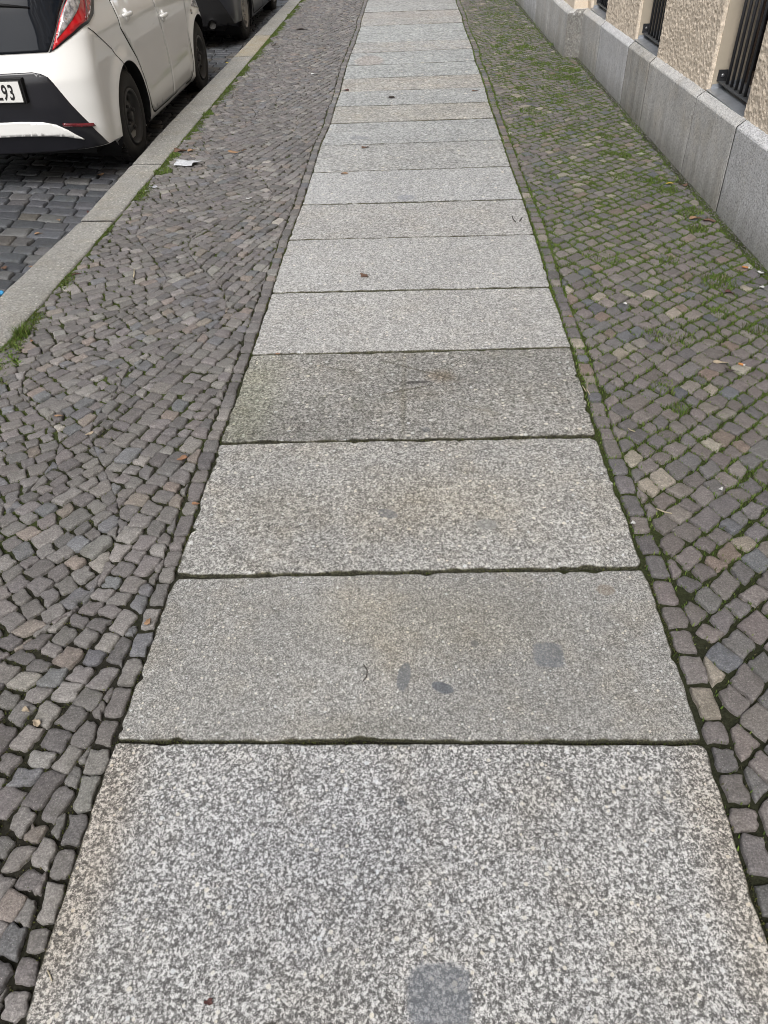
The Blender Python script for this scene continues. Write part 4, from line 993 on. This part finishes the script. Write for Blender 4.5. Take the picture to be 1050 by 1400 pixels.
YR = [(.15, .10), (.22, .05), (.35, .01), (.5, 0), (.64, .0), (.72, .02), (.8, .04), (1.0, .085), (1.2, .15), (1.34, .26), (1.46, .60)]
YF = [(.15, 3.44), (.3, 3.57), (.5, 3.62), (.7, 3.56), (.82, 3.36), (.93, 2.95), (1.0, 2.76), (1.38, 1.95), (1.46, 1.6)]
WW = [(.15, .70), (.19, .735), (.3, .748), (.5, .752), (.7, .755), (.85, .748), (.93, .725), (.97, .71), (1.2, .66), (1.38, .58), (1.46, .45)]
def mir(poly): return poly + [(-u, z) for u, z in poly[::-1]]
def build_car(name, label, car, paint, rim, loc, tilt, group, is_white):
    root = tag(empty(name, loc), label, 'car'); root.rotation_euler = (tilt, 0, 0)
    car.body(paint, root); ex = car.ax[1] - 3.04
    for ax in (0, 1):
        for sg in (1, -1): car.wheel(ax, sg, root, rim)
    # doors, gaps, handles, side glass on both sides
    f = lambda y: y + ex * min(1, max(0, (y - .9) / 1.8)) + (car.ax[0] - .74)
    dr = [(.868, .955), (.868, .806), (.97, .70), (1.071, .60), (1.14, .48), (1.20, .36), (1.255, .25), (1.285, .215), (1.32, .205), (1.925, .200), (1.93, .40), (1.865, .63), (1.80, .80), (1.745, .955)]
    df = [(1.753, .955), (1.808, .80), (1.873, .63), (1.938, .40), (1.933, .200), (2.56, .197), (2.62, .21), (2.655, .25), (2.68, .5), (2.72, .70), (2.76, .955)]
    gr_ = [(.856, .965), (.856, .80), (.958, .69), (1.058, .595), (1.127, .475), (1.188, .355), (1.243, .243), (1.278, .204), (1.32, .192), (2.56, .184), (2.63, .198), (2.668, .245), (2.692, .5), (2.732, .70), (2.772, .965)]
    T = lambda poly: [(f(y), z) for y, z in poly]
    for mr in (False, True):
        def M2(o):
            if mr:
                for v in o.data.vertices: v.co.x *= -1
                o.data.flip_normals()
            return o
        M2(car.patch('door_seal', T(gr_), M['gap'], root, .0012, .05, .02, side='y'))
        for poly, hy, hz_ in ((dr, 1.035, .862), (df, 1.925, .752)):
            d = M2(car.patch('door', T(poly), paint, root, .0042, .04, .010, side='y'))
            y = f(hy); p = car.S(car.u_of(y, hz_), hz_); sx = -1 if mr else 1
            hb = MB(); n = 12; V = []; prof = []
            pts = [(sx * (p.x + .010 + .020 * math.sin(math.pi * min(1, max(0, t_))) ** .5), y - .085 + .17 * t_, hz_) for t_ in np.linspace(0, 1, 9)]
            hb.tube(pts, [.010, .0135, .015, .015, .015, .015, .015, .0135, .010], 10)
            hb.build('handle', paint, d, True)
            cp = MB(); cp.tube([(sx * (p.x + .004), y - .006, hz_ + .035), (sx * (p.x + .008), y - .004, hz_ + .01), (sx * (p.x + .010), y - .002, hz_ - .03), (sx * (p.x + .003), y, hz_ - .045)], [.006, .018, .018, .005], 12)
            cp.build('lock_cover', paint, d, True)
        gl = [(.60, 1.0), (1.25, .985), (2.62, .985), (2.30, 1.12), (1.95, 1.30), (1.0, 1.32), (.72, 1.18)]
        M2(car.patch('side_window', T(gl), M['glass'], root, .004, .06, .012, side='y'))
        M2(car.line('seam', [(f(.303) if False else .303 + (car.ax[0] - .74), .878), (.45 + (car.ax[0] - .74), .80), (.595 + (car.ax[0] - .74), .72), (.69 + (car.ax[0] - .74), .635), (.753 + (car.ax[0] - .74), .575)], root, .006))
        sd = MB().lathe([(0, .022), (.008, .018), (.012, 0)], 16); q = car.S(car.u_of(f(2.90), .66), .66)
        o = sd.build('side_lamp', M['chrome'], root, True); o.location = ((-1 if mr else 1) * (q.x - .002), q.y, q.z)
        if mr: o.rotation_euler = (0, 0, math.pi)
        # tail lamp
        lam = [(.735, .783), (.80, .803), (.865, .833), (.93, .860), (.99, .888), (1.08, .905), (1.18, .93), (1.26, .98), (1.32, 1.08), (1.30, 1.20), (1.0, 1.28), (.985, 1.15), (.955, 1.03), (.845, .915), (.78, .84)]
        red = [(.760, .792), (.80, .812), (.865, .845), (.925, .870), (.985, .902), (1.05, .921), (1.14, .950), (1.215, 1.0), (1.26, 1.08), (1.25, 1.18), (1.01, 1.25), (.992, 1.15), (.965, 1.03), (.852, .917), (.79, .84)]
        clr = [(.808, .846), (.855, .872), (.90, .898), (.95, .932), (.985, .962), (1.01, 1.005), (1.03, 1.05), (1.01, 1.10), (1.0, 1.14), (.975, 1.04), (.865, .92)]
        tl = M2(car.patch('tail_lamp', lam, M['black_gloss'], root, .004, .025, .012))
        M2(car.patch('red_lens', red, M['red_lamp'], tl, .009, .022, .008)); M2(car.patch('clear_lens', clr, M['clear_lamp'], tl, .0125, .02, .006))
        M2(car.patch('inner_strip', [(1.00, .925), (1.06, .965), (1.12, 1.04), (1.10, 1.12), (1.115, 1.13), (1.14, 1.04), (1.08, .955), (1.01, .915)], M['dark_red'], tl, .0135, .02, .004))
        if is_white: M2(car.patch('reflector', [(.71, .407), (.925, .388), (.935, .368), (.715, .388)], M['dark_red'], root, .012, .02, .008))
        M2(car.patch('headlight', [(f(2.95), .70), (f(3.3), .62), (f(3.42), .70), (f(3.1), .80)], M['clear_lamp'], root, .004, .03, .01, side='y'))
    car.patch('rear_window', mir([(.728, .787), (.775, .842), (.838, .912), (.945, 1.03), (.972, 1.12), (.97, 1.24), (.90, 1.31)]), M['tailglass'], root, .006, .03, .014)
    car.patch('rear_bumper', mir([(.60, .240), (.985, .243), (.955, .30), (.905, .385), (.80, .52), (.72, .632), (.69, .662), (.64, .682), (.58, .692)]), M['black_gloss'] if is_white else M['black_plastic'], root, .004, .018, .012)
    if is_white:
        car.patch('bumper_lip', mir([(.40, .350), (.60, .343), (.72, .330), (.835, .302), (.74, .365), (.66, .402), (.56, .422), (.40, .43)]), paint, root, .014, .014, .018)
    o = car.patch('windscreen_filler', [(.0, 1.3)] * 0 or mir([(.3, 1.345), (.5, 1.345), (.5, 1.36), (.3, 1.36)]), paint, root, .002, .05, .004); bpy.data.objects.remove(o)
    return root

white = Car(YR, YF, WW, .76, 3.00, .288, .352, .15, .035)
wc = build_car('parked_car', 'white hatchback parked at the kerb, nearest the camera', white, M['white_paint'], M['steel_black'], (-2.72, 5.10, -.113), -.012, None, True)
# number plate with its recess frame
def rear_board(car, x0, x1, z0, z1, yoff):
    pts = [car.S((x0 + (x1 - x0) * t) / .755, z0) for t in (0, 1)]
    return pts
PY = -.016
pl_ = MB(); pl_.box((-.27, PY + .004, .535), (.385, PY + .05, .672), .004); pl_.build('plate_recess', M['black_plastic'], wc)
pf = MB().box((-.245, PY - .004, .540), (.375, PY + .006, .664), .003).build('number_plate', M['ink'], wc)
MB().box((-.239, PY - .0065, .546), (.369, PY - .003, .658), .002).build('plate_sheet', M['plate_white'], pf)
def digits(txt, x, z, h, parent, wsc=.62):
    cu = bpy.data.curves.new('t', 'FONT'); cu.body = txt; cu.size = h / .72; cu.extrude = .0008; cu.offset = .0022; cu.space_character = 1.12
    to = bpy.data.objects.new('t', cu); COL.objects.link(to); bpy.context.view_layer.update()
    me = bpy.data.meshes.new_from_object(to.evaluated_get(bpy.context.evaluated_depsgraph_get())); bpy.data.objects.remove(to)
    xs = [v.co.x for v in me.vertices]; x1 = max(xs)
    for v in me.vertices: v.co = Vector((x + (v.co.x - x1) * wsc, PY - .0075 - v.co.z, z + v.co.y))
    me.materials.clear(); me.materials.append(M['ink']); me.flip_normals() if False else None
    o = bpy.data.objects.new('plate_text', me); link(o, parent)
digits('L93', .325, .562, .082, pf)
# rear wiper
wb = MB(); wb.tube([(.0, .085, 1.05), (.15, .075, 1.042), (.33, .105, 1.028), (.49, .140, 1.008)], [.012, .011, .009, .005], 8); wb.build('wiper', M['black_plastic'], wc, True)
ex_ = MB().tube([(.18, .18, .20), (.18, .30, .20)], .02, 12).build('underfloor_bracket', M['black_plastic'], wc)
MB().box((-.60, .35, .16), (.60, 3.3, .26)).build('underbody', M['black_plastic'], wc)

YF2 = [(z, y + .47) for z, y in YF]; YR2 = [(.15, .12)] + YR[1:]
dark = Car(YR2, YF2, [(z, w + .01) for z, w in WW], .86, 3.28, .315, .365, .17, .01)
dc = build_car('parked_car', 'dark grey hatchback with a round exhaust pipe, parked in front of the white car', dark, M['dark_paint'], M['alloy'], (-2.74, 9.86, -.113), -.012, None, False)
MB().tube([(.535, .02, .262), (.535, .20, .262)], .046, 24, cap=False).tube([(.535, .02, .262), (.535, .20, .262)], .040, 24, cap=False).build('exhaust', M['chrome'], dc, True)
MB().lathe([(0, .041), (.001, 0)], 24).build('exhaust_bore', M['gap'], dc).matrix_local = Matrix.Translation((.535, .05, .262)) @ Matrix.Rotation(math.pi / 2, 4, 'Z')
MB().box((-.60, .3, .17), (.60, 3.7, .27)).build('underbody', M['black_plastic'], dc)

# ------------------------------------------------------------------ leaves, twigs and litter
GROUPS = {'fallen_leaf': 'fallen leaves lying on the pavement and road', 'paper_scrap': 'white scraps of litter', 'twig': 'twigs and straws on the pavement', 'cigarette_butt': 'cigarette butts by the plinth', 'parked_car': 'cars parked along the kerb'}
def on_ground(px, py, z=0.0):
    """where the sight line through a photo pixel meets the paving"""
    d = Vector(((px - 525) / 1050, -(py - 700) / 1050, -1.0)); w = cam.matrix_world.to_3x3() @ d; k = (z - EYE) / w.z
    return Vector((w.x * k, w.y * k, z))
def leaf_col(nm, c): return plain(nm, c, .75, vary=.45, scale=70)
LC = dict(tan=leaf_col('leaf_tan', (.34, .21, .12)), brown=leaf_col('leaf_brown', (.15, .085, .055)), orange=leaf_col('leaf_orange', (.30, .16, .09)), red=leaf_col('leaf_red', (.10, .042, .036)),
          pale=leaf_col('leaf_pale', (.45, .37, .27)), white=leaf_col('paper_white', (.66, .66, .65)), dark=leaf_col('leaf_dark', (.055, .042, .035)), yellow=leaf_col('leaf_yellow', (.55, .42, .07)),
          filter=leaf_col('filter_orange', (.62, .27, .09)), straw=leaf_col('straw', (.50, .44, .31)), foil=plain('foil', (.55, .56, .60), .35, metal=.6, vary=.4, scale=60), blue=leaf_col('plastic_blue', (.05, .32, .62)), crumple=leaf_col('styrofoam', (.62, .64, .67)))
def leaf(name, px, py, size, mat, label, cat='leaf', rot=None, lobes=3, curl=.25, asp=.6, z=.004, group=None, ground=0.0, thick=.0006):
    q = np.random.default_rng(int(px * 13 + py * 7)); n = 28; rings = 4; V = []; F = []
    th = np.linspace(0, 2 * np.pi, n, endpoint=False)
    rad = (1 + .22 * np.cos(lobes * th * 1.0) + .10 * np.sin(2 * lobes * th + q.uniform(0, 6)) + q.normal(0, .06, n)); sx = size / 2; sy = size / 2 * asp
    ph = q.uniform(0, 6.28)
    for side in (1, -1):
        for r_ in range(1, rings + 1):
            for k in range(n):
                f = r_ / rings; x = sx * rad[k] * f * math.cos(th[k]); y = sy * rad[k] * f * math.sin(th[k])
                h = curl * size * (f ** 2) * (.35 + .5 * math.sin(2 * th[k] + ph)) * .5 + q.normal(0, .0004)
                if side == 1: V.append((x, y, h))
                else: V.append((V[(r_ - 1) * n + k][0], V[(r_ - 1) * n + k][1], V[(r_ - 1) * n + k][2] - thick))
        V.append((0, 0, 0 if side == 1 else -thick))
    per = rings * n + 1
    for s_ in (0, 1):
        b = s_ * per
        for r_ in range(rings - 1):
            for k in range(n):
                f_ = (b + r_ * n + k, b + (r_ + 1) * n + k, b + (r_ + 1) * n + (k + 1) % n, b + r_ * n + (k + 1) % n); F.append(f_ if s_ == 0 else f_[::-1])
        for k in range(n):
            f_ = (b + rings * n, b + k, b + (k + 1) % n); F.append(f_ if s_ == 0 else f_[::-1])
    o_ = (rings - 1) * n
    for k in range(n): F.append((o_ + k, per + o_ + k, per + o_ + (k + 1) % n, o_ + (k + 1) % n))
    p = on_ground(px, py, ground); mz = min(v[2] for v in V)
    o = mesh(name, V, F, mat, None, True); o.location = (p.x, p.y, ground + z - mz * .5); o.rotation_euler = (0, 0, q.uniform(0, 6.28) if rot is None else rot)
    return tag(o, label, cat, group)
def stick(name, pts_px, r, mat, label, cat='twig', z=.004, ground=0.0, bow=0.0):
    P = [on_ground(x, y, ground) for x, y in pts_px]; c = P[0].copy(); mid = len(P) // 2
    L = []
    for k, p in enumerate(P): L.append((p.x - c.x, p.y - c.y, r + (bow if 0 < k < len(P) - 1 else 0)))
    o = MB().tube(L, r, 7).build(name, mat, None, True); o.location = (c.x, c.y, ground + z); return tag(o, label, cat)
A = 'slab'
leaf('fallen_leaf', 249, 628, .030, LC['orange'], 'orange brown leaf on the left cobbles beside the dark rough slab corner', asp=.8, lobes=2)
leaf('fallen_leaf', 268, 690, .022, LC['orange'], 'small orange leaf scrap in the joint left of the yellow stained slab', lobes=2)
leaf('fallen_leaf', 498, 378, .045, LC['brown'], 'curled brown leaf on the pale slab, middle of the path', lobes=4, asp=.7, rot=2.4)
leaf('fallen_leaf', 470, 238, .045, LC['tan'], 'tan leaf near the left end of a mid distance slab', lobes=3, asp=.5, rot=.1)
leaf('fallen_leaf', 535, 134, .060, LC['dark'], 'dark star shaped leaf lying in the middle of a far slab', lobes=5, asp=.9)
leaf('fallen_leaf', 473, 124, .060, LC['red'], 'reddish leaf at the far left corner of a warm toned slab', lobes=3)
leaf('fallen_leaf', 649, 125, .055, LC['brown'], 'brown leaf at the far right end of the slab with the star shaped leaf', lobes=3, asp=.4, rot=0)
leaf('fallen_leaf', 499, 202, .06, LC['brown'], 'flat dark brown leaf just under a far slab joint, left of centre', lobes=3, asp=.5, rot=.2)
leaf('fallen_leaf', 246, 208, .10, LC['brown'], 'crumpled brown leaf beside the kerb behind the white scrap', lobes=3, asp=.35, rot=-.3, curl=.4)
leaf('fallen_leaf', 262, 207, .06, LC['tan'], 'pale brown leaf touching the crumpled leaf by the kerb', lobes=3, asp=.5, rot=.3, curl=.4)
leaf('fallen_leaf', 324, 209, .10, LC['tan'], 'long tan leaf on the cobbles right of the white scrap', lobes=2, asp=.35, rot=.2, curl=.35)
leaf('fallen_leaf', 412, 41, .12, LC['dark'], 'dark leaf far away on the left cobbles', lobes=2, asp=.4, rot=0)
leaf('fallen_leaf', 374, 62, .10, LC['dark'], 'dark leaf on the far moss by the kerb', lobes=2, asp=.5)
leaf('fallen_leaf', 312, 87, .055, LC['yellow'], 'yellow leaf in the gutter between the two cars', lobes=3, ground=ROADZ, z=.008)
leaf('fallen_leaf', 52, 321, .045, LC['tan'], 'tan leaf on the road setts by the left picture edge', asp=.4, rot=.4, ground=ROADZ, z=.006)
leaf('fallen_leaf', 45, 366, .045, LC['tan'], 'light tan leaf on the lower road setts beside the kerb', asp=.45, ground=ROADZ, z=.006, rot=0)
leaf('fallen_leaf', 69, 347, .030, LC['tan'], 'small tan leaf in the gutter beside the kerb', asp=.7, ground=ROADZ, z=.006)
leaf('fallen_leaf', 6, 368, .04, LC['brown'], 'brown leaf on the road at the far left picture edge', asp=.7, ground=ROADZ, z=.006)
leaf('fallen_leaf', 121, 291, .035, LC['red'], 'dark red leaf in the gutter near the kerb joint', asp=.5, ground=ROADZ, z=.006)
leaf('fallen_leaf', 81, 302, .025, LC['tan'], 'tiny tan leaf on a road sett', asp=.7, ground=ROADZ, z=.006)
leaf('fallen_leaf', 138, 240, .05, LC['tan'], 'tan leaf on the road beneath the rear of the white car', asp=.6, ground=ROADZ, z=.006)
leaf('fallen_leaf', 81, 570, .028, LC['tan'], 'tan leaf among the left cobbles, level with the rough slab', asp=.35, rot=0, lobes=2)
leaf('fallen_leaf', 123, 594, .022, LC['pale'], 'small pale leaf standing in a joint of the left cobbles', asp=.8, lobes=2)
leaf('fallen_leaf', 203, 852, .022, LC['tan'], 'small torn tan leaf in the gap left of the slab with the grey patches', asp=.6, lobes=3, curl=.4)
leaf('fallen_leaf', 36, 972, .020, LC['pale'], 'upper one of two pale leaf scraps on the near left cobbles', asp=.6, lobes=3, curl=.4)
leaf('fallen_leaf', 51, 990, .024, LC['pale'], 'lower one of two pale leaf scraps on the near left cobbles', asp=.6, lobes=3, curl=.5)
leaf('fallen_leaf', 286, 1371, .015, LC['red'], 'dark red leaf scrap at the bottom of the nearest slab', asp=.7, lobes=3, curl=.3)
leaf('fallen_leaf', 934, 254, .05, LC['brown'], 'brown leaf leaning at the foot of the granite plinth', asp=.5, curl=.5)
leaf('fallen_leaf', 915, 252, .05, LC['yellow'], 'yellowish leaf in the grass near the granite plinth', asp=.3, rot=.3)
leaf('fallen_leaf', 950, 300, .07, LC['tan'], 'long tan leaf in the grass below the first barred window', asp=.3, rot=.1, curl=.35)
leaf('fallen_leaf', 968, 303, .06, LC['brown'], 'brown leaf on the cobbles right of the long tan leaf', asp=.4, curl=.35, rot=-.2)
leaf('fallen_leaf', 996, 401, .042, LC['red'], 'reddish brown leaf in the grass at the right picture edge', asp=.5, curl=.4)
leaf('fallen_leaf', 985, 497, .050, LC['pale'], 'pale curled leaf on the right cobbles', asp=.4, rot=-.15, curl=.25, lobes=2)
leaf('bark_piece', 1000, 508, .042, LC['dark'], 'dark bark strip lying against the pale curled leaf on the right', 'bark', asp=.3, rot=-.5, lobes=2)
leaf('fallen_leaf', 780, 434, .020, LC['tan'], 'small tan leaf in the right border joint beside a pale slab', asp=.4, rot=0)
leaf('fallen_leaf', 380, 485, .016, LC['orange'], 'tiny orange leaf scrap in the joint above the rough slab', asp=.5, rot=0, lobes=2)
leaf('fallen_leaf', 105, 376, .04, LC['red'], 'red brown leaf strip on the cobbles near the left kerb', asp=.2, rot=.3, lobes=2)
leaf('fallen_leaf', 44, 467, .018, LC['orange'], 'orange leaf scrap beside the tall grass tuft at the kerb', asp=.7)
leaf('fallen_leaf', 278, 1002, .001, LC['orange'], 'x', asp=.7) if False else None
leaf('paper_scrap', 257, 225, .16, LC['crumple'], 'large white speckled scrap lying on the cobbles by the kerb', 'litter', asp=.72, rot=-.05, lobes=5, curl=.22, thick=.004, z=.008)
leaf('paper_scrap', 262, 744, .018, LC['white'], 'white torn scrap on the left edge of the yellow stained slab', 'litter', asp=.8, lobes=3, curl=.2)
leaf('foil_scrap', 209, 257, .05, LC['foil'], 'small crumpled silver foil beside the kerb, left of the large scrap', 'litter', asp=.45, rot=-.1, curl=.5)
leaf('paper_scrap', 201, 262, .022, LC['white'], 'tiny white scrap next to the silver foil', 'litter', asp=.8)
leaf('paper_scrap', 340, 272, .035, LC['white'], 'white scrap on the cobbles halfway between kerb and path', 'litter', asp=.4, rot=.2)
leaf('paper_scrap', 429, 102, .06, LC['white'], 'white scrap far away on the left cobbles next to the path', 'litter', asp=.4, rot=0)
leaf('paper_scrap', 1040, 374, .026, LC['white'], 'white crumb at the foot of the plinth, right picture edge', 'litter', asp=.8, curl=.5)
leaf('paper_scrap', 1041, 394, .022, LC['white'], 'white crumb just below the other one at the plinth foot', 'litter', asp=.8, curl=.5)
leaf('paper_scrap', 854, 416, .020, LC['white'], 'small white scrap on the right cobbles near the path', 'litter', asp=.9, curl=.4)
leaf('paper_scrap', 865, 716, .014, LC['white'], 'tiny white scrap in the right border row beside the yellow stained slab', 'litter', asp=.8)
leaf('paper_scrap', 985, 670, .016, LC['white'], 'tiny white scrap on a cobble at the right', 'litter', asp=.7)
leaf('paper_scrap', 839, 300, .03, LC['white'], 'white scrap on the right cobbles opposite the first barred window', 'litter', asp=.4) if False else None
leaf('plastic_lid', 1, 406, .05, LC['blue'], 'blue plastic piece in the gutter at the left picture edge', 'litter', asp=.7, lobes=2, ground=ROADZ, thick=.008, z=.012)
def butt(px, py, ang, label, ln=.028):
    p = on_ground(px, py); t = tag(empty('cigarette_butt', (p.x, p.y, .006), ang), label, 'cigarette butt')
    MB().tube([(-ln / 2, 0, .004), (ln / 2, 0, .004)], .0042, 12).build('filter', LC['filter'], t, True); MB().tube([(ln / 2, 0, .004), (ln / 2 + .006, 0, .004)], .0039, 12).build('paper_end', LC['white'], t, True)
butt(1018, 368, -.5, 'orange cigarette butt lying on the tan cobble near the plinth')
butt(1012, 501, -.6, 'shorter orange cigarette butt right of the pale curled leaf', .018)
stick('twig', [(497, 909), (502, 917), (501, 926), (496, 932)], .0011, LC['dark'], 'thin curved dark twig on the slab with the grey patches', z=0.001)
stick('twig', [(803, 526), (802, 534), (806, 541)], .0018, LC['straw'], 'pale straw stalk in the joint at the right end of the rough slab')
stick('twig', [(796, 529), (801, 537)], .0015, LC['straw'], 'short straw piece beside the pale stalk at the rough slab')
stick('twig', [(858, 587), (862, 590), (868, 592)], .0015, LC['straw'], 'straw stalk on the right cobbles beside the border row')
stick('twig', [(896, 697), (908, 702), (918, 704)], .0018, LC['straw'], 'pale twig lying across the cobbles right of the white scrap')
stick('twig', [(184, 370), (184, 376), (183, 381)], .003, LC['straw'], 'upright looking straw stalk on the left cobbles near the kerb')
stick('twig', [(700, 297), (702, 302), (705, 305)], .0022, LC['dark'], 'dark V shaped twig at the right end of a mid distance slab')
stick('twig', [(714, 298), (710, 304)], .002, LC['dark'], 'short dark twig beside the V shaped one')
stick('twig', [(66, 1328), (70, 1336), (72, 1342)], .0012, LC['straw'], 'short pale straw in the joint of the nearest left cobbles')
for o in list(bpy.data.objects):
    k = o.name.split('.')[0]
    if o.parent is None and k in GROUPS and 'label' in o.keys(): o['group'] = GROUPS[k]
for o in path.children:
    if o.data.materials[0].name.startswith('granite_slab_f'): o['label'] = 'rough darker granite slab with a pit and a seam across its middle'
